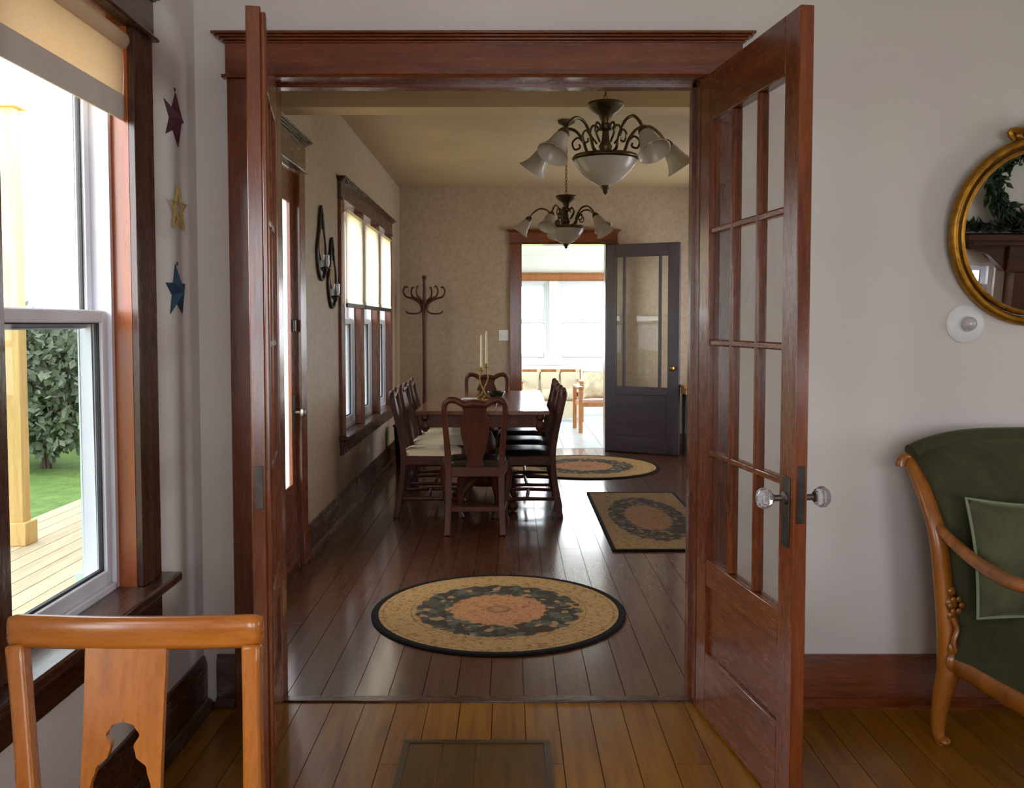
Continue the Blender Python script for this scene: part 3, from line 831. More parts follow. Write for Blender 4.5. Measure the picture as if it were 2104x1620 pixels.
for sx in (-1, 1):
    cr.tube([(sx * x, -0.016, z) for x, z in smoothpath([(0.0, 0), (0.0, 0)], 1)] if False else [(sx * (0.115 - 0.085 * t + 0.03 * math.sin(t * 9)), -0.016, RZ + 0.0 + 0.045 * t + 0.02 * math.sin(t * 7)) for t in [i / 14 for i in range(15)]], lerpl([0.008, 0.016, 0.013], 15), 8)
    cr.ball((sx * 0.062, -0.02, RZ + 0.042), 0.018, 10); cr.ball((sx * 0.10, -0.018, RZ + 0.012), 0.015, 10)
    cr.tube([(sx * q[0], -0.018, RZ + q[1]) for q in smoothpath([(0.07, 0.02), (0.05, 0.055), (0.025, 0.06), (0.03, 0.035), (0.045, 0.04)], 4)], 0.008, 8)
cr.ball((0, -0.02, RZ + 0.05), 0.028, 12, sq=(1, .7, 1.25)); cr.ball((0, -0.018, RZ + 0.088), 0.014, 10)
cr.build('crest', GOLD, mr, world=False)

sw = thing('rotary_switch', 'round white wall plate with ball knob below the gilt mirror', 'switch', (1.642, YW, 1.404))
Mx = Matrix.Rotation(PI / 2, 4, 'X')
MB().lathe([(0.07, 0), (0.07, 0.006), (0.062, 0.012), (0.03, 0.014), (0.026, 0.02), (1e-6, 0.02)], 32, Mx).build('plate', WHITEP, sw, world=False)
MB().ball((0, -0.034, 0), 0.0255, 18).build('ball_knob', plain('frosted_knob', '#b9b3b4', 0.2, 0, 30, 0.03, 0, 0.5), sw, world=False)

# flush floor hatch in the front room
HATCH = wood('olive_hatch_board', '#4a3008', '#664510', 'y', 0.4, 0.1, 0.08, spec=0.2, bmp=0.02, fine=0.12)
fh = thing('floor_hatch', 'flush wooden floor hatch with dark border in the honey boards', 'floor hatch', (-0.115, 2.58, 0))
for nm, b in (('border', (-.36, .131, 2.961, 2.983)), ('border', (-.36, .131, 2.18, 2.202)), ('border', (-.36, -.338, 2.202, 2.961)), ('border', (.109, .131, 2.202, 2.961))):
    MB().box(*b, 0, 0.006).build(nm, plain('dark_bronze_strip', '#4a3418', 0.35, 0.4), fh, bevel=0.001)
for i in range(4): MB().box(-.337 + i * .1115, -.2265 + i * .1115, 2.203, 2.960, 0, 0.003).build('panel_board', HATCH, fh)


# ------------------------------------------------------------------ splat helper and chairs
def splat_mesh(levels, yf, th, holes=None):
    """levels: (z, half width, hole half width); yf(z): back line; one board, cut through where the hole is open"""
    mb = MB()
    for s in (-1, 1):
        n = len(levels); vs = []
        for z, wv, h in levels:
            y = yf(z)
            for x, dy in ((h, -th), (wv, -th), (wv, th), (h, th)): vs.append((s * x, y + dy, z))
        fs = []
        for i in range(n - 1):
            a, b = i * 4, i * 4 + 4
            for q in ((0, 1), (1, 2), (2, 3)): fs.append((a + q[0], a + q[1], b + q[1], b + q[0]))
            if levels[i][2] > 0 or levels[i + 1][2] > 0: fs.append((a + 3, a, b, b + 3))
        fs.append((0, 1, 2, 3)); m = 4 * n - 4; fs.append((m, m + 1, m + 2, m + 3))
        mb.add(vs, fs)
    return mb


def dense(levels, n=28):
    zs = lerpl([l[0] for l in levels], n)
    out = []
    for z in zs:
        for a, b in zip(levels[:-1], levels[1:]):
            if a[0] - 1e-9 <= z <= b[0] + 1e-9:
                t = (z - a[0]) / (b[0] - a[0]); t = t * t * (3 - 2 * t)
                out.append((z, a[1] + (b[1] - a[1]) * t, a[2] + (b[2] - a[2]) * t)); break
    return out


def dining_chair(label, pad):
    r = thing('dining_chair', label, 'chair', group='dark wooden dining chairs round the table')
    for s in (-1, 1):
        p = smoothpath([(s * .185, -.262, 0), (s * .178, -.222, .22), (s * .178, -.205, .45), (s * .188, -.232, .64), (s * .202, -.268, .80), (s * .198, -.282, .875)], 4)
        MB().tube(p, lerpl([.021, .02, .022, .019, .018, .019], len(p)), up=(1, 0, 0), square=True).build('back_post', CHAIRW, r, bevel=0.004, world=False)
        p = smoothpath([(s * .205, .195, .43), (s * .226, .222, .34), (s * .214, .202, .18), (s * .205, .195, .07), (s * .214, .214, .0)], 4)
        MB().tube(p, lerpl([.030, .036, .022, .016, .026], len(p)), 10).build('front_leg', CHAIRW, r, world=False)
        MB().tube([(s * .18, -.23, .135), (s * .195, -.02, .14), (s * .207, .195, .135)], [.011, .015, .011], 8).build('side_stretcher', CHAIRW, r, world=False)
    MB().tube([(-.19, -.02, .14), (0, -.02, .14), (.19, -.02, .14)], [.010, .015, .010], 8).build('cross_stretcher', CHAIRW, r, world=False)
    MB().box(-.178, .178, -.243, -.222, .155, .185).build('rear_stretcher', CHAIRW, r, bevel=0.003, world=False)
    c = smoothpath([(-.202, -.276, .835), (-.197, -.284, .878), (-.165, -.287, .906), (-.115, -.288, .900), (-.07, -.288, .876), (0, -.288, .884), (.07, -.288, .876), (.115, -.288, .900), (.165, -.287, .906), (.197, -.284, .878), (.202, -.276, .835)], 4)
    MB().tube(c, lerpl([.018, .021, .022, .022, .022, .026, .022, .022, .022, .021, .018], len(c)), 10, up=(0, 1, 0)).build('crest_rail', CHAIRW, r, world=False)
    yf = lambda z: -.207 - .082 * max(0, (z - .45) / .43) ** 1.2
    lv = dense([(.45, .062, 0), (.50, .052, 0), (.58, .072, 0), (.68, .094, 0), (.76, .098, 0), (.82, .074, 0), (.88, .088, 0)], 22)
    splat_mesh(lv, yf, .006).build('splat', CHAIRW, r, world=False)
    MB().prism([(-.195, -.225), (.195, -.225), (.238, .225), (-.238, .225)], .385, .452, 'z').build('seat_frame', CHAIRW, r, bevel=0.006, world=False)
    MB().cushion(.208, .215, .04, 12, 5, Matrix.Translation((0, 0.0, .452)), taper=.1, base=0.0).build('seat_pad', pad, r, world=False)
    return r


protoC = dining_chair('dark dining chair with cream seat, nearest of the left row', CREAM)
protoB = dining_chair('dark dining chair with black seat, backed towards the camera at the near table end', LEATHER)
LC = [(-.585, 6.72, 'dark dining chair with cream seat, nearest of the left row'), (-.59, 7.34, 'dark dining chair with cream seat, middle of the left row'), (-.59, 7.94, 'dark dining chair with cream seat, farthest of the left row')]
for i, (x, y, lb) in enumerate(LC):
    o = protoC if i == 0 else dup(protoC)
    o.location = (x, y, 0); o.rotation_euler = (0, 0, -PI / 2 + (0.05, -0.02, 0.03)[i]); o['label'] = lb
protoB.location = (-.245, 6.225, 0); protoB.rotation_euler = (0, 0, 0.02)
RC = [(.105, 6.71, 'dark dining chair with shiny black seat, nearest of the right row'), (.10, 7.28, 'dark dining chair with shiny black seat, middle of the right row'), (.10, 7.90, 'dark dining chair with shiny black seat, farthest of the right row')]
for i, (x, y, lb) in enumerate(RC):
    o = dup(protoB); o.location = (x, y, 0); o.rotation_euler = (0, 0, PI / 2 + (-0.04, 0.03, 0.0)[i]); o['label'] = lb
o = dup(protoC); o.location = (-.24, 8.70, 0); o.rotation_euler = (0, 0, PI); o['label'] = 'dark dining chair at the far table end, its crest behind the candles'

# ------------------------------------------------------------------ dining table
tb = thing('dining_table', 'long polished cherry dining table on dark pedestals', 'table', (-.207, 7.51, 0))
tx0, tx1, ty0, ty1, tz = -.69, .276, 6.5, 8.53, .78
for i in range(5):
    a = tx0 + (tx1 - tx0) * i / 5; b = tx0 + (tx1 - tx0) * (i + 1) / 5
    MB().box(a + .0004, b - .0004, ty0, ty1, tz - .028, tz).build('top_board', TABLEW, tb, bevel=0.001)
for b in ((tx0 + .05, tx1 - .05, ty0 + .05, ty0 + .08), (tx0 + .05, tx1 - .05, ty1 - .08, ty1 - .05), (tx0 + .05, tx0 + .08, ty0 + .08, ty1 - .08), (tx1 - .08, tx1 - .05, ty0 + .08, ty1 - .08)):
    MB().box(*b, tz - .125, tz - .028).build('apron', CHAIRW, tb, bevel=0.003)
for x in (tx0 + .065, tx1 - .065):
    for y in (ty0 + .065, ty1 - .065):
        MB().lathe([(.03, 0), (.034, -.03), (.02, -.05), (.034, -.085), (.03, -.11), (.012, -.13), (1e-6, -.132)], 14, c=(x, y, tz - .028)).build('corner_drop', CHAIRW, tb)
for y in (6.98, 8.04):
    pd = MB().lathe([(.10, .16), (.12, .2), (.10, .24), (.055, .27), (.07, .34), (.095, .44), (.085, .52), (.05, .58), (.065, .62), (.11, .65)], 20, c=(-.207, y, 0)).build('pedestal', CHAIRW, tb)
    MB().box(-.45, .036, y - .07, y + .07, .645, .655 + .097).build('bearer', CHAIRW, pd, bevel=0.004)
    for k in range(4):
        a = PI / 4 + k * PI / 2; ca, sa = math.cos(a), math.sin(a)
        p = smoothpath([(-.207 + q * ca, y + q * sa, z) for q, z in ((.05, .24), (.16, .20), (.25, .10), (.30, .045))], 4)
        MB().tube(p, lerpl([.055, .045, .032, .03], len(p)), 10).ball((-.207 + .315 * ca, y + .315 * sa, .042), .042, 12).build('claw_foot', CHAIRW, tb)
MB().box(-.235, -.18, 6.98, 8.04, .19, .245).build('floor_stretcher', CHAIRW, tb, bevel=0.005)


def candlestick(label, x, y, h, curl):
    r = thing('candlestick', label, 'candlestick', (x, y, tz), group='brass candlesticks on the table')
    MB().lathe([(.042, 0), (.042, .006), (.034, .014), (.014, .022), (.008, .03)], 18).build('base', BRASS, r, world=False)
    p = smoothpath([(0, 0, .028), (curl * .018, 0, h * .3), (-curl * .012, 0, h * .62), (0, 0, h)], 5)
    MB().tube(p, .0062, 8).build('stem', BRASS, r, world=False)
    MB().lathe([(.006, h - .008), (.022, h), (.022, h + .005), (.012, h + .006), (.013, h + .03), (.010, h + .03), (.010, h + .012), (1e-6, h + .012)], 16).build('cup', BRASS, r, world=False)
    return r


for x, y, h, cl, ch, nm, lb in ((-.252, 7.62, .235, 1, .29, 'left of the pair', 'left'), (-.205, 7.52, .27, -1, .29, 'right of the pair', 'right')):
    candlestick('slim curved brass candlestick, %s on the table' % nm, x, y, h, cl)
    c = thing('candle', 'tall cream taper candle, %s on the table' % nm, 'candle', (x, y, tz + h + .012), group='taper candles on the table')
    MB().lathe([(.0095, 0), (.0092, ch * .6), (.0075, ch - .01), (.004, ch), (1e-6, ch)], 14).build('wax_taper', WAX, c, world=False)
    MB().tube([(0, 0, ch - .002), (.001, 0, ch + .008)], .0012, 6).build('wick', BLACK, c, world=False)
MB_ = MB().cushion(.07, .11, .006, 8, 8, Matrix.Translation((-.345, 7.55, tz)), base=0.0)
nk = thing('napkin', 'folded white napkin lying beside the candlesticks', 'napkin', (-.345, 7.55, tz)); MB_.build('cloth_fold', WHITEP, nk)
MB().cushion(.066, .05, .005, 8, 8, Matrix.Translation((-.343, 7.49, tz + .006)), base=0.0).build('top_fold', WHITEP, nk)
bw = thing('bowl', 'small dark green bowl on the table behind the near chair', 'bowl', (-.125, 7.55, tz))
DGREEN = plain('dark_green_glaze', '#1f2c22', 0.2, 0, 20, 0.2, 0, 0.4)
MB().lathe([(.03, 0), (.032, .008), (.05, .02), (.068, .05), (.07, .06), (.066, .06), (.048, .025), (1e-6, .018)], 22).build('basin', DGREEN, bw, world=False)
MB().lathe([(.0695, .056), (.073, .061), (.0695, .066), (.066, .061), (.0695, .056)], 22).build('rim', DGREEN, bw, world=False)


# ------------------------------------------------------------------ chandeliers
def chandelier(label, x, y, rot):
    r = thing('chandelier', label, 'chandelier', (x, y, 1.965), rot, group='bronze chandeliers with alabaster shades')
    z = lambda q: q - 1.965
    MB().lathe([(1e-6, z(CEIL)), (.065, z(CEIL)), (.06, z(CEIL - .02)), (.03, z(CEIL - .035)), (.008, z(CEIL - .05))], 18).build('canopy', BRONZE, r, world=False)
    ch = MB(); zz = CEIL - .05; i = 0
    while zz > 2.375:
        p = []
        for k in range(10):
            a = 2 * PI * k / 10; u, v = .008 * math.cos(a), .017 * math.sin(a)
            p.append((u, 0, z(zz - .014) + v) if i % 2 == 0 else (0, u, z(zz - .014) + v))
        ch.tube(p, .0025, 5, closed=True); zz -= .026; i += 1
    tag(ch.build('chain', BRASS, r, world=False), kind='stuff')
    MB().lathe([(.006, z(2.375)), (.078, z(2.362)), (.080, z(2.352)), (.060, z(2.330)), (.032, z(2.310)), (.022, z(2.288)), (.018, z(2.275))], 24).build('top_bell', BRONZE, r, world=False)
    MB().lathe([(.012, z(2.28)), (.026, z(2.268)), (.026, z(2.25)), (.014, z(2.24)), (.018, z(2.20)), (.030, z(2.175)), (.022, z(2.15)), (.04, z(2.14)), (.055, z(2.128)), (.03, z(2.118))], 20).build('stem', BRONZE, r, world=False)
    MB().lathe([(.142, z(2.118)), (.148, z(2.124)), (.138, z(2.136)), (.10, z(2.142)), (.03, z(2.145)), (.03, z(2.135)), (.10, z(2.13)), (.138, z(2.114)), (.142, z(2.118))], 30).build('bowl_ring', BRONZE, r, world=False)
    MB().lathe([(.136, z(2.118)), (.128, z(2.095)), (.102, z(2.06)), (.068, z(2.03)), (.038, z(2.012)), (.018, z(2.002)), (.016, z(2.006)), (.036, z(2.018)), (.064, z(2.036)), (.098, z(2.065)), (.123, z(2.097)), (.130, z(2.118)), (.136, z(2.118))], 30).build('glass_bowl', ALAB, r, world=False)
    MB().lathe([(.026, z(2.006)), (.022, z(1.996)), (.01, z(1.984)), (.012, z(1.978)), (1e-6, z(1.966))], 14).build('finial', BRONZE, r, world=False)
    for k in range(5):
        a = 2 * PI * k / 5
        M = Matrix.Rotation(a, 4, 'Z')
        p = smoothpath([(.05, 0, z(2.14)), (.085, 0, z(2.16)), (.105, 0, z(2.21)), (.145, 0, z(2.258)), (.20, 0, z(2.268)), (.245, 0, z(2.24)), (.27, 0, z(2.205))], 5)
        arm = MB().tube(p, .0068, 8, M).build('arm', BRONZE, r, world=False)
        p = smoothpath([(.105, 0, z(2.205)), (.13, 0, z(2.225)), (.155, 0, z(2.205)), (.145, 0, z(2.175)), (.12, 0, z(2.18)), (.122, 0, z(2.195))], 4)
        MB().tube(p, .0048, 6, M).tube(smoothpath([(.04, 0, z(2.19)), (.07, 0, z(2.235)), (.06, 0, z(2.27)), (.035, 0, z(2.26)), (.04, 0, z(2.24))], 4), .005, 6, M).build('scroll', BRONZE, arm, world=False)
        T = M @ Matrix.Translation((.272, 0, z(2.203))) @ Matrix.Rotation(PI + -0.62, 4, 'Y')
        soc = MB().lathe([(.008, -.012), (.018, -.004), (.026, .014), (.026, .03), (.02, .036)], 14, T).build('socket', BRONZE, r, world=False)
        MB().lathe([(.024, .022), (.032, .04), (.038, .065), (.044, .09), (.056, .115), (.070, .132), (.067, .133), (.052, .116), (.040, .09), (.034, .065), (.028, .042), (.02, .024), (.024, .022)], 20, T).build('glass_shade', ALAB, soc, world=False)
        MB().ball((0, 0, .062), .018, 10, T, (1, 1, 1.5)).build('bulb', WHITEP, soc, world=False)
    return r


chandelier('nearer larger looking bronze chandelier with alabaster shades, hung just past the doorway', .411, 3.98, math.radians(10))
chandelier('farther smaller looking bronze chandelier with alabaster shades, hung over the table', .411, 6.80, math.radians(28))


# ------------------------------------------------------------------ rugs
def round_rug(label, x, y, R):
    r = thing('round_rug', label, 'rug', (x, y, 0), group='floral rugs on the dining floor')
    m = rug_mat('round_floral_weave_%d' % int(R * 100), R, R)
    MB().lathe([(1e-6, 0), (R * .945, 0), (R * .945, .010), (1e-6, .010)], 72).build('woven_field', m, r, world=False)
    MB().lathe([(R * .945, .001), (R, .001), (R * 1.002, .006), (R * .99, .012), (R * .95, .012), (R * .945, .009)], 72).build('border', plain('black_rug_border', '#14100f', 0.95, 0, 120, 0.3, 0.3), r, world=False)


round_rug('round floral rug with black border, nearest in the doorway', -.06, 4.37, .617)
round_rug('round floral rug with black border, farthest by the dark door', .72, 8.88, .745)
rr = thing('rectangular_rug', 'rectangular floral rug lying right of the dining table', 'rug', (.99, 6.50, 0), group='floral rugs on the dining floor')
HX, HY = .362, .965
MB().box(-HX + .02, HX - .02, -HY + .02, HY - .02, 0.001, .010).build('woven_field', rug_mat('rect_floral_weave', HX, HY, True), rr, world=False)
for b in ((-HX, HX, -HY, -HY + .022), (-HX, HX, HY - .022, HY), (-HX, -HX + .022, -HY + .022, HY - .022), (HX - .022, HX, -HY + .022, HY - .022)):
    MB().box(*b, 0.001, .013).build('border', plain('black_rug_border', '#14100f', 0.95, 0, 120, 0.3, 0.3), rr, bevel=0.003, world=False)

# ------------------------------------------------------------------ coat rack in the far corner
ck = thing('coat_rack', 'dark bentwood coat rack in the far left corner', 'coat rack', (-.917, 9.6, 0))
MB().lathe([(.03, .02), (.024, .3), (.02, .9), (.022, 1.45), (.028, 1.55), (.02, 1.62), (.016, 1.80), (.016, 1.88), (.024, 1.89), (.026, 1.905), (.018, 1.92), (1e-6, 1.92)], 16).build('pole', CHAIRW, ck, world=False)
for k in range(6):
    M = Matrix.Rotation(k * PI / 3 + .25, 4, 'Z')
    p = smoothpath([(.025, 0, 1.56), (.05, 0, 1.63), (.12, 0, 1.675), (.195, 0, 1.70), (.222, 0, 1.75), (.205, 0, 1.795), (.175, 0, 1.80)], 4)
    MB().tube(p, lerpl([.014, .012, .011, .010, .009, .009, .011], len(p)), 8, M).build('upper_hook', CHAIRW, ck, world=False)
for k in range(4):
    M = Matrix.Rotation(k * PI / 2 + .1, 4, 'Z')
    MB().tube(smoothpath([(.02, 0, 1.58), (.05, 0, 1.53), (.11, 0, 1.518), (.17, 0, 1.525), (.195, 0, 1.545)], 4), .008, 8, M).build('lower_hook', CHAIRW, ck, world=False)
    MB().tube(smoothpath([(.02, 0, .42), (.08, 0, .34), (.16, 0, .2), (.24, 0, .07), (.30, 0, .018)], 4), lerpl([.013, .015, .016], 17), 8, M).build('foot', CHAIRW, ck, world=False)
MB().tube([(.17 * math.cos(2 * PI * i / 32), .17 * math.sin(2 * PI * i / 32), .2) for i in range(32)], .009, 8, closed=True).build('umbrella_ring', CHAIRW, ck, world=False)

# waste basket in the corner under the window
wb = thing('waste_basket', 'dark basket on the floor below the far end of the dining window', 'basket', (-1.03, 8.95, 0))
DKB = plain('dark_wicker', '#1a1416', 0.7, 0, 60, 0.4, 0.4)
MB().lathe([(1e-6, 0), (.11, 0), (.135, .40), (.128, .40), (.105, .015), (1e-6, .015)], 22).build('basket_body', DKB, wb, world=False)
MB().tube([(.134 * math.cos(2 * PI * i / 28), .134 * math.sin(2 * PI * i / 28), .40) for i in range(28)], .011, 8, closed=True).build('rim', DKB, wb, world=False)


# ------------------------------------------------------------------ candle sconces on the left dining wall
def sconce(label, y, z0, z1):
    r = thing('wall_sconce', label, 'sconce', (XLD, y, z0), group='pointed oval sconces by the entry door')
    H = z1 - z0; Wd = .135
    out = []
    for i in range(40):
        t = 2 * PI * i / 40; s_, c_ = math.sin(t), math.cos(t)
        zz = .44 * H * (1 + .92 * c_) ; xx = Wd * s_ * (1 - .5 * max(0, c_))
        if c_ > .6: zz += (c_ - .6) * .55 * H * .9
        out.append((xx, zz))
    MB().prism(out, .0, .008, 'x').build('backplate', PEWTER, r, world=False)
    MB().tube([(.012, a, b) for a, b in out], .011, 8, closed=True).build('rim', PEWTER, r, world=False)
    MB().prism([(.075 * math.sin(2 * PI * i / 24), .52 * H + .10 * math.cos(2 * PI * i / 24)) for i in range(24)], .008, .014, 'x').build('mirror_oval', MIRROR, r, world=False)
    MB().tube(smoothpath([(.01, 0, .20 * H), (.03, 0, .13 * H), (.042, 0, .15 * H), (.042, 0, .19 * H)], 4), .006, 8).build('bracket', PEWTER, r, world=False)
    MB().lathe([(1e-6, .19 * H), (.028, .19 * H), (.030, .21 * H), (.012, .205 * H)], 16, c=(.042, 0, 0)).build('candle_cup', PEWTER, r, world=False)
    MB().lathe([(.016, .205 * H), (.021, .28 * H), (.020, .38 * H), (.018, .38 * H), (.019, .28 * H), (.014, .205 * H)], 16, c=(.042, 0, 0)).build('glass_chimney', CRYSTAL, r, world=False)


sconce('pointed oval metal sconce, higher one nearer the entry door', 5.86, 1.675, 2.14)
sconce('pointed oval metal sconce, lower one nearer the dining window', 6.20, 1.503, 1.968)
lp = thing('light_switch', 'white light switch plate on the far wall beside the doorway casing', 'switch', (-.082, YF, 1.285))
MB().box(-.055, .055, -.006, 0, -.06, .06).build('plate', WHITEP, lp, bevel=0.003, world=False)
for x in (-.022, .022): MB().box(x - .005, x + .005, -.016, -.006, -.012, .012).build('toggle', WHITEP, lp, bevel=0.001, world=False)
cn = thing('console_table', 'small honey wood console table behind the open dark door', 'table', (2.12, 9.55, 0))
MB().box(-.32, .32, -.16, .16, .735, .765).build('top', PINE, cn, bevel=0.004, world=False)
MB().box(-.30, .30, -.14, .14, .67, .735).build('apron', PINE, cn, bevel=0.003, world=False)
for x in (-.27, .27):
    for y in (-.115, .115): MB().tube([(x, y, .67), (x, y, .35), (x, y, 0)], [.018, .015, .01], square=True).build('leg', BLACK, cn, world=False)

# ------------------------------------------------------------------ maple chair in the left foreground, facing the camera
fc = thing('maple_chair', 'golden maple chair with pierced vase splat, cut off at the lower left', 'chair', (-.663, 1.57, 0), PI)
yb = lambda z: 0.0 if z > .86 else .06 * ((.86 - z) / .41) ** 1.1 if z > .45 else .06
for s in (-1, 1):
    zs = [0, .2, .45, .55, .65, .75, .84]
    ys = [-.03, .03, .06, yb(.55), yb(.65), yb(.75), yb(.84)]
    xs_ = [.175, .17, .160, .168, .180, .193, .205] if s > 0 else [.21, .215, .222, .220, .215, .211, .208]
    p = smoothpath([(s * a, b, c_) for a, b, c_ in zip(xs_, ys, zs)], 3)
    MB().tube(p, lerpl([.018, .02, .02, .017, .0155, .0155, .0165], len(p)), up=(1, 0, 0), square=True).build('back_post', ORANGE['z'], fc, bevel=0.006, world=False)
    p = [(s * .21, .50, .42), (s * .212, .505, .2), (s * .208, .50, 0)]
    MB().tube(p, [.024, .02, .016], square=True).build('front_leg', ORANGE['z'], fc, bevel=0.004, world=False)
    MB().tube([(s * .187, .08, .16), (s * .21, .50, .16)], .011, 8).build('stretcher', ORANGE['y'], fc, world=False)
# crest rail: slightly bowed board with rounded ends
def crest(u, v, sg):
    x = (2 * u - 1) * .2235; e = abs(2 * u - 1)
    zc, hz = .8605, .0285 * (1 - max(0, e - .93) * 2.2)
    b = 2 * v - 1
    y = .012 * (1 - e * e) - .006 + sg * .0155 * (1 - abs(b) ** 4 * .65) * (1 - max(0, e - .95) * 8)
    return (x, y, zc + b * hz)
MB().shell(lambda u, v: crest(u, v, -1), lambda u, v: crest(u, v, 1), 40, 10).build('crest_rail', ORANGE['x'], fc, world=False, angle=60)
lv = dense([(.44, .060, 0), (.50, .064, 0), (.515, .066, .006), (.545, .068, .040), (.600, .069, .053), (.635, .069, .044), (.655, .069, .024), (.672, .069, .020), (.690, .069, .029), (.705, .069, .020), (.713, .069, 0), (.84, .071, 0)], 70)
splat_mesh(lv, lambda z: yb(z) + .004, .007).build('splat', ORANGE['z'], fc, world=False).location = (.010, 0, 0)
MB().prism([(-.20, .11), (.20, .11), (.235, .53), (-.235, .53)], .39, .45, 'z').build('seat_frame', ORANGE['x'], fc, bevel=0.006, world=False)
MB().cushion(.20, .20, .035, 12, 5, Matrix.Translation((0, .325, .45)), taper=.08, base=0.0).build('seat_pad', LINEN, fc, world=False)

# ------------------------------------------------------------------ green velvet armchair at the right
ac = thing('armchair', 'green velvet armchair with carved walnut frame at the right edge', 'armchair', (1.80, 2.72, 0), math.radians(10))
for s in (-1, 1):
    p = smoothpath([(s * .312, .300, 0), (s * .322, .312, .05), (s * .318, .300, .16), (s * .300, .286, .27)], 5)
    MB().tube(p, lerpl([.016, .022, .030, .040], len(p)), 12).ball((s * .312, .294, .016), .021, 10, sq=(1, 1.2, .75)).build('rear_leg', CARVED, ac, world=False)
    p = smoothpath([(s * .298, .286, .25), (s * .306, .284, .36), (s * .328, .286, .52), (s * .345, .300, .70), (s * .350, .345, .80), (s * .352, .405, .885), (s * .356, .450, .935)], 5)
    post = MB().tube(p, lerpl([.046, .042, .032, .030, .028, .026, .022], len(p)), 12, flat=.8).build('back_post', CARVED, ac, world=False)
    sc = []
    for i in range(15):
        a = -0.3 + i / 14 * 4.6; q = .030 * (1 - i / 22)
        sc.append((s * (.368 + q * math.cos(a) * .8), .455 - .01, .925 + q * math.sin(a)))
    MB().tube(sc, lerpl([.018, .014, .010], 15), 10).build('scroll', CARVED, post, world=False)
    cv = MB()
    for i, (z, rr_) in enumerate(((.30, .03), (.345, .022), (.45, .016), (.49, .022), (.53, .014))):
        cv.ball((s * (.315 + .03 * max(0, z - .3)), .246 if z < .4 else .258, z), rr_, 12, sq=(1, .5, 1.1))
    for i in range(6):
        a = i * PI / 3; cv.ball((s * (.318 + .02 * math.cos(a) * s), .238, .49 + .022 * math.sin(a)), .010, 8, sq=(1, .6, 1))
    cv.tube(smoothpath([(s * .312, .240, .33), (s * .325, .238, .37), (s * .312, .240, .41), (s * .328, .244, .45)], 4), .009, 8)
    cv.build('carving', CARVED, post, world=False)
    p = smoothpath([(s * .345, .305, .74), (s * .350, .22, .705), (s * .365, .08, .672), (s * .385, -.08, .662), (s * .395, -.20, .672), (s * .390, -.255, .655)], 5)
    MB().tube(p, lerpl([.016, .021, .023, .026, .026, .018], len(p)), 12, flat=.8).build('arm', CARVED, ac, world=False)
    p = smoothpath([(s * .388, -.235, .65), (s * .365, -.215, .55), (s * .335, -.25, .42), (s * .325, -.30, .32)], 5)
    MB().tube(p, lerpl([.02, .018, .024, .032], len(p)), 10).build('arm_support', CARVED, ac, world=False)
    p = smoothpath([(s * .325, -.30, .33), (s * .345, -.325, .25), (s * .325, -.30, .1), (s * .335, -.325, .0)], 5)
    MB().tube(p, lerpl([.036, .038, .022, .026], len(p)), 12).build('front_leg', CARVED, ac, world=False)
    MB().tube([(s * .303, .28, .295), (s * .318, .0, .290), (s * .325, -.30, .295)], .034, 12, flat=.7, up=(0, 0, 1)).build('seat_rail', CARVED, ac, world=False)
MB().tube([(-.325, -.31, .29), (0, -.335, .275), (.325, -.31, .29)], .034, 12, flat=.7, up=(0, 0, 1)).build('front_rail', CARVED, ac, world=False)
MB().tube([(-.30, .29, .29), (.30, .29, .29)], .03, 10).build('rear_rail', CARVED, ac, world=False)
def seat_s(u, v, sg):
    a, b = 2 * u - 1, 2 * v - 1
    k = ((1 - abs(a) ** 6) * (1 - abs(b) ** 6)) ** .35
    return (a * .325, b * .30 - .01, .31 + (.165 * k + .02 * (1 - b * b) * (1 - a * a) if sg > 0 else 0))
MB().shell(lambda u, v: seat_s(u, v, 1), lambda u, v: seat_s(u, v, -1), 24, 24).build('seat', GREEN, ac, world=False, angle=80)
def back_s(u, v, sg):
    a = 2 * u - 1
    x = a * (.295 + .052 * v); e = abs(a)
    zt_ = .955 + .052 * (1 - e ** 3)
    z = .34 + (zt_ - .34) * v
    yc = .285 + .15 * v ** 1.7
    th = .052 * (1 - e ** 8) ** .5 * (max(0, 1 - max(0, v - .9) * 10) ** .5 if v > .9 else 1) + .012
    return (x, yc + (-th * 1.25 if sg > 0 else .028), z)
MB().shell(lambda u, v: back_s(u, v, 1), lambda u, v: back_s(u, v, -1), 26, 30).build('backrest', GREEN, ac, world=False, angle=80)
MB().tube([back_s(u, 1, 1)[:1] + (back_s(u, 1, 1)[1] + .03, back_s(u, 1, 1)[2]) for u in [i / 24 for i in range(25)]], .034, 12).build('top_roll', GREEN, ac, world=False)

pl = link('throw_pillow', None); tag(pl, 'sage velvet throw pillow with pale piping on the green armchair', 'pillow')
PM = Matrix.Translation((1.655, 2.835, .655)) @ Matrix.Rotation(math.radians(6), 4, 'Z') @ Matrix.Rotation(math.radians(72), 4, 'X') @ Matrix.Rotation(math.radians(-4), 4, 'Z')
pl.matrix_world = PM
MB().cushion(.205, .185, .068, 18, 3, pinch=.07).build('pillow_body', PILLOWG, pl, world=False, angle=80)
edge = []
N = 15
for q in [(i / N, 0) for i in range(N)] + [(1, i / N) for i in range(N)] + [(1 - i / N, 1) for i in range(N)] + [(0, 1 - i / N) for i in range(N)]:
    a, b = 2 * q[0] - 1, 2 * q[1] - 1
    edge.append((a * .206 * (1 - .07 * (1 - b * b)), b * .186 * (1 - .07 * (1 - a * a)), 0))
MB().tube(edge, .0052, 8, closed=True, up=(0, 0, 1)).build('piping', PIPING, pl, world=False)

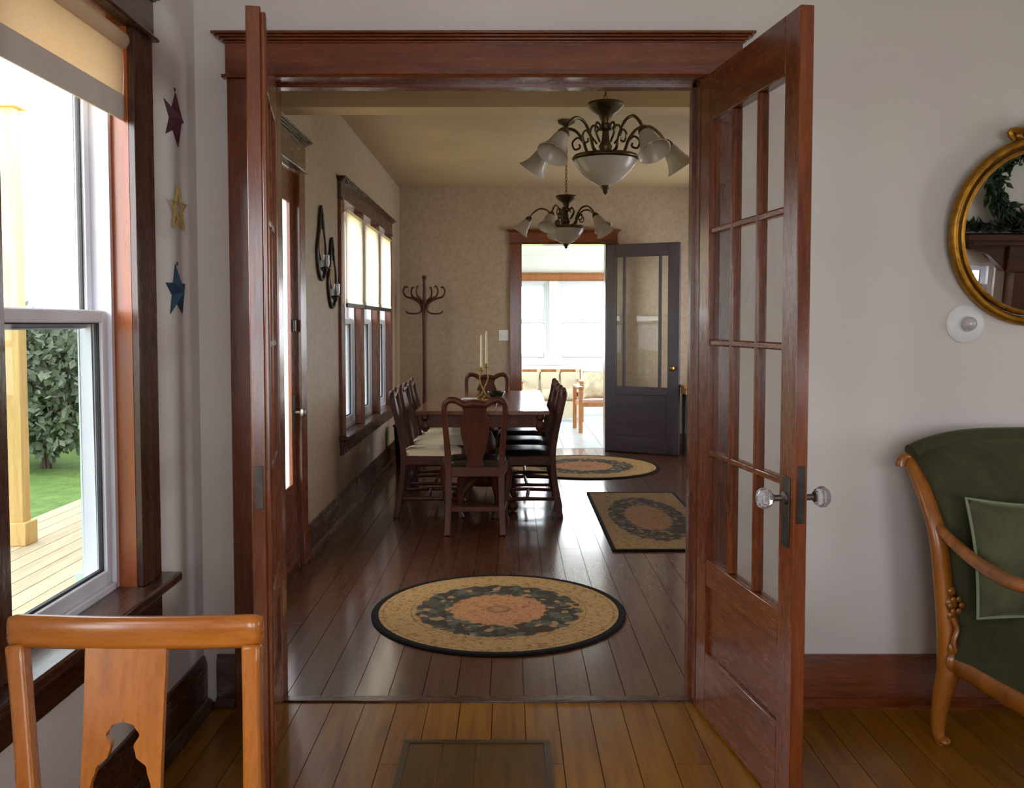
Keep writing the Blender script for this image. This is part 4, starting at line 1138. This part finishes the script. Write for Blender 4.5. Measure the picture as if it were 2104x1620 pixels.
# ------------------------------------------------------------------ sunroom furniture
st = thing('settee', 'pale wood settee with cream cushions tied over its rail, in the sunroom', 'settee', (.58, 13.35, 0))
SX0, SX1, SY0, SY1 = -.47, .47, -.32, .30
MB().box(SX0, SX1, SY1 - .05, SY1, .60, .735).build('top_rail', PINE, st, bevel=.006, world=False)
for x in (SX0 + .03, SX1 - .03):
    MB().box(x - .03, x + .03, SY1 - .06, SY1, 0, .735).build('back_post', PINE, st, bevel=.004, world=False)
    MB().box(x - .03, x + .03, SY0, SY0 + .06, 0, .56).build('front_leg', PINE, st, bevel=.004, world=False)
    MB().box(x - .035, x + .035, SY0 - .01, SY1, .56, .59).build('armrest', PINE, st, bevel=.006, world=False)
MB().box(SX0 + .06, SX1 - .06, SY0 + .02, SY1 - .05, .24, .29).build('seat_deck', PINE, st, world=False)
MB().box(SX0 + .06, SX1 - .06, SY0 - .012, SY0 + .015, .06, .30).build('skirt', LINEN, st, bevel=.004, world=False)
for i in range(3):
    x = -.30 + i * .30
    MB().cushion(.148, .27, .09, 12, 5, Matrix.Translation((x, -.03, .37))).build('seat_cushion', LINEN, st, world=False, angle=80)
    MB().cushion(.148, .17, .07, 12, 5, Matrix.Translation((x, .17, .53)) @ Matrix.Rotation(math.radians(76), 4, 'X')).build('back_cushion', LINEN, st, world=False, angle=80)
for x in (-.44, -.16, .13, .42):
    MB().box(x - .03, x + .03, SY1 - .062, SY1 + .006, .58, .742).build('tie_strap', LINEN, st, bevel=.003, world=False)
wc = thing('wooden_armchair', 'brown wooden armchair with cream pillow in the sunroom', 'armchair', (1.18, 11.98, 0), math.radians(4))
for s in (-1, 1):
    MB().box(s * .30 - .025, s * .30 + .025, -.30, -.25, 0, .57).build('front_leg', PINE, wc, bevel=.004, world=False)
    MB().box(s * .30 - .025, s * .30 + .025, .25, .30, 0, .60).build('back_post', PINE, wc, bevel=.004, world=False)
    MB().box(s * .30 - .035, s * .30 + .035, -.32, .27, .57, .60).build('armrest', PINE, wc, bevel=.006, world=False)
MB().box(-.30, .30, -.29, .28, .34, .395).build('seat', PINE, wc, bevel=.005, world=False)
for z in (.43, .53): MB().box(-.28, .28, .262, .288, z, z + .06).build('back_slat', PINE, wc, bevel=.003, world=False)
wp = link('cream_pillow', None); tag(wp, 'cream patterned pillow standing on the brown sunroom armchair', 'pillow')
wp.matrix_world = Matrix.Translation((1.16, 12.08, .60)) @ Matrix.Rotation(math.radians(74), 4, 'X')
MB().cushion(.2, .19, .075, 14, 3, pinch=.06).build('pillow_body', plain('cream_floral_cloth', '#dcd0b0', .9, 0, 14, .25, .1), wp, world=False, angle=80)
MB().tube([((2 * a - 1) * .2 * (1 - .06 * (1 - (2 * b - 1) ** 2)), (2 * b - 1) * .19 * (1 - .06 * (1 - (2 * a - 1) ** 2)), 0) for a, b in [(i / 10, 0) for i in range(10)] + [(1, i / 10) for i in range(10)] + [(1 - i / 10, 1) for i in range(10)] + [(0, 1 - i / 10) for i in range(10)]], .005, 6, closed=True, up=(0, 0, 1)).build('piping', LINEN, wp, world=False)

# ------------------------------------------------------------------ fireplace, seen only in the mirror
fp = thing('fireplace_mantel', 'dark oak fireplace mantel reflected in the gilt mirror', 'mantel', (4.85, YB, 0))
R_ = lambda nm, b, m, bv=.006: MB().box(*b).build(nm, m, fp, bevel=bv)
OAK = {a: wood('oak_mantel_wood_' + a, '#2c1407', '#552c12', a, .6, 0, .05, spec=.2) for a in 'xz'}
R_('shelf', (3.88, 5.82, YB + .001, YB + .26, 1.405, 1.46), OAK['x']); R_('frieze', (4.30, 5.40, YB + .001, YB + .15, 1.13, 1.405), OAK['x'])
R_('under_moulding', (3.95, 5.75, YB + .001, YB + .2, 1.36, 1.405), OAK['x'])
for x in (4.36, 5.12): R_('pilaster', (x, x + .22, YB + .001, YB + .17, 0, 1.13), OAK['z'])
for x0, s in ((4.30, -1), (5.40, 1)):
    mb = MB(); mb.prism([(x0, 1.36), (x0 + s * .32, 1.36), (x0 + s * .30, 1.32), (x0 + s * .16, 1.28), (x0 + s * .06, 1.19), (x0, 1.13)], YB + .001, YB + .12, 'y'); mb.build('corbel', OAK['x'], fp)
R_('firebox', (4.58, 5.12, YB + .001, YB + .02, 0, 1.13), plain('soot_black', '#0b0a0a', .9)); R_('hearth', (4.1, 5.6, YB + .001, YB + .5, 0.0, .03), plain('brick_hearth', '#5a3a2c', .8))


def greens(name, label, cat, centre, place, n, m, s0, s1):
    r = thing(name, label, cat, centre)
    mb = MB()
    for i in range(n):
        p, d = place(i)
        L = random.uniform(s0, s1); wv = L * .22
        d = Vector(d).normalized(); sd = d.cross(Vector((random.uniform(-1, 1), random.uniform(-1, 1), random.uniform(-1, 1)))).normalized() * wv; up = d.cross(sd).normalized() * wv * .3
        p = Vector(p)
        mb.add([p, p + d * L * .45 + sd + up, p + d * L, p + d * L * .45 - sd + up, p + d * L * .45 - up], [(0, 1, 4), (1, 2, 4), (2, 3, 4), (3, 0, 4), (0, 3, 1), (1, 3, 2)])
    tag(mb.build('foliage', m, r, smooth=False), kind='stuff')
    return r


LEAF = foliage_mat('wreath_leaf', '#15251a', '#3c5a34')
wx, wz, wR = 4.43, 1.875, .275
def wplace(i):
    a = random.uniform(0, 2 * PI); q = wR + random.gauss(0, .035)
    return (wx + q * math.cos(a), YB + .05 + random.uniform(0, .06), wz + q * math.sin(a)), (math.cos(a + 1.1) + random.gauss(0, .5), abs(random.gauss(0, .5)), math.sin(a + 1.1) + random.gauss(0, .5))
wr = greens('wreath', 'dark green leafy wreath above the mantel, seen in the mirror', 'wreath', (wx, YB + .05, wz), wplace, 900, LEAF, .06, .13)
MB().tube([(wx + wR * math.cos(2 * PI * i / 40), YB + .06, wz + wR * math.sin(2 * PI * i / 40)) for i in range(40)], .035, 8, closed=True).build('twig_ring', plain('twig', '#2a1c10', .9), wr)
MB().tube([(wx, YB + .04, wz + .3), (wx, YB + .01, wz + .62)], .004, 6).build('hanging_wire', BLACK, wr)
greens('garland', 'dark evergreen garland lying on the mantel shelf, seen in the mirror', 'garland', (4.3, YB + .13, 1.46),
       lambda i: ((random.uniform(3.92, 5.0), YB + .13 + random.uniform(-.06, .06), 1.475 + random.uniform(0, .05)), (random.gauss(0, 1), random.gauss(0, .6), random.uniform(.15, 1))), 500, foliage_mat('garland_leaf', '#141a14', '#2f3a28'), .05, .12)

# ------------------------------------------------------------------ outside: deck, porch posts, lawn and trees
GRASS = foliage_mat('lawn_grass', '#4c6a26', '#7a9440')
lawn = MB().box(-60, XLD - .3, -30, 60, -.55, -.45).build('lawn', GRASS, smooth=False); tag(lawn, 'green lawn outside the left windows', 'lawn', kind='stuff')
gr = MB().box(XLD - .3, 60, YS + .12, 60, -.55, -.45).build('back_lawn', GRASS, smooth=False); tag(gr, 'green lawn behind the sunroom', 'lawn', kind='stuff')
dk = tag(MB().box(-3.78, XLD - .17, -2.5, 11.0, -.45, -.155).build('porch_deck', plain('deck_base', '#7a6448', .9), smooth=False), 'pale board porch deck outside the left window', 'deck', kind='structure')
DECKB = wood('pale_deck_board', '#a08a68', '#cdb896', 'y', .7, 0, .12)
dm = MB().box(.003, .137, 0, 13.5, -.03, 0).mesh('deck_board', DECKB, smooth=False)
for i in range(17):
    o = link('deck_board', dm, dk); o.location = (-3.78 + i * .14, -2.5, -.125)


def porch_post(label, x, y, wd, mat, h=3.1):
    r = thing('porch_post', label, 'post', (x, y, -.125))
    MB().box(-wd / 2, wd / 2, -wd / 2, wd / 2, .0, h).build('shaft', mat, r, bevel=.006, world=False)
    MB().box(-wd / 2 - .03, wd / 2 + .03, -wd / 2 - .03, wd / 2 + .03, .0, .16).build('base_block', mat, r, bevel=.006, world=False)
    MB().box(-wd / 2 - .03, wd / 2 + .03, -wd / 2 - .03, wd / 2 + .03, h - .1, h).build('cap_block', mat, r, bevel=.006, world=False)


porch_post('yellow pine porch post at the deck edge, left in the window', -3.42, 6.25, .10, wood('yellow_pine', '#b08a4c', '#d6b478', 'z', .6, 0, .05))
porch_post('pale green painted porch post seen through the lower sash', -2.31, 5.02, .13, plain('pale_green_paint', '#b9d0c4', .5, 0, 10, .05, .02))


def shrub(label, x, y, h, R, mat, seed):
    rnd = random.Random(seed)
    r = thing('garden_shrub', label, 'shrub', (x, y, -.45), group='garden shrubs beyond the lawn')
    for k in range(3):
        MB().tube([(.05 * k - .05, 0, .001), (rnd.uniform(-.3, .3), rnd.uniform(-.2, .2), h * .5)], [.035, .015], 6).build('stem', BARK, r, world=False)
    bm = bmesh.new()
    for k in range(9):
        q0 = R * rnd.uniform(.42, .6)
        c = Vector((rnd.uniform(-1, 1) * R * .45, rnd.uniform(-1, 1) * R * .45, max(q0 * 1.6, h * rnd.uniform(.3, .78))))
        q = bmesh.ops.create_icosphere(bm, subdivisions=3, radius=q0, matrix=Matrix.Translation(c))
        for v in q['verts']: v.co += (v.co - c) * rnd.uniform(-.25, .25)
    blobs = bmesh.ops.triangulate(bm, faces=bm.faces)['faces']
    pts = [(f.calc_center_median().copy(), f.normal.copy()) for f in bm.faces]
    bm.free()
    mb = MB()
    for c, nrm in pts:
        for k in range(2):
            d = (nrm + Vector((rnd.gauss(0, .7), rnd.gauss(0, .7), rnd.gauss(0, .7)))).normalized()
            s = d.cross(Vector((rnd.gauss(0, 1), rnd.gauss(0, 1), rnd.gauss(0, 1)))).normalized()
            L = rnd.uniform(.08, .17); q = c + Vector((rnd.gauss(0, .03), rnd.gauss(0, .03), rnd.gauss(0, .03)))
            mb.add([q, q + d * L * .5 + s * L * .3, q + d * L, q + d * L * .5 - s * L * .3], [(0, 1, 2, 3)])
    me = bpy.data.meshes.new('foliage'); me.from_pydata(mb.v, [], mb.f); me.materials.append(mat)
    tag(link('foliage', me, r), kind='stuff')


BARK = plain('bark', '#5a4c40', .9)
T1 = foliage_mat('hazy_shrub_leaf', '#59634c', '#8a917a'); T2 = foliage_mat('haze_grey_shrub_leaf', '#66655a', '#918c7c')  # outdoor haze is put into these paler, greyer leaf colours
for i, (x, y, h, R, m, lb) in enumerate(((-6.0, 11.6, 1.9, .95, T1, 'hazy green garden shrub nearest the yellow post'), (-7.9, 12.6, 1.95, 1.0, T2, 'haze-greyed garden shrub left of the yellow post'), (-4.4, 12.6, 1.8, .85, T2, 'haze-greyed garden shrub beyond the deck end'), (-6.4, 14.6, 2.0, 1.05, T2, 'haze-greyed garden shrub behind the hazy green one'), (-8.7, 15.4, 2.1, 1.1, T1, 'hazy green shrub farthest across the lawn'), (-3.6, 15.6, 2.0, 1.05, T1, 'hazy green shrub beyond the porch end'))):
    shrub(lb, x, y, h, R, m, i)
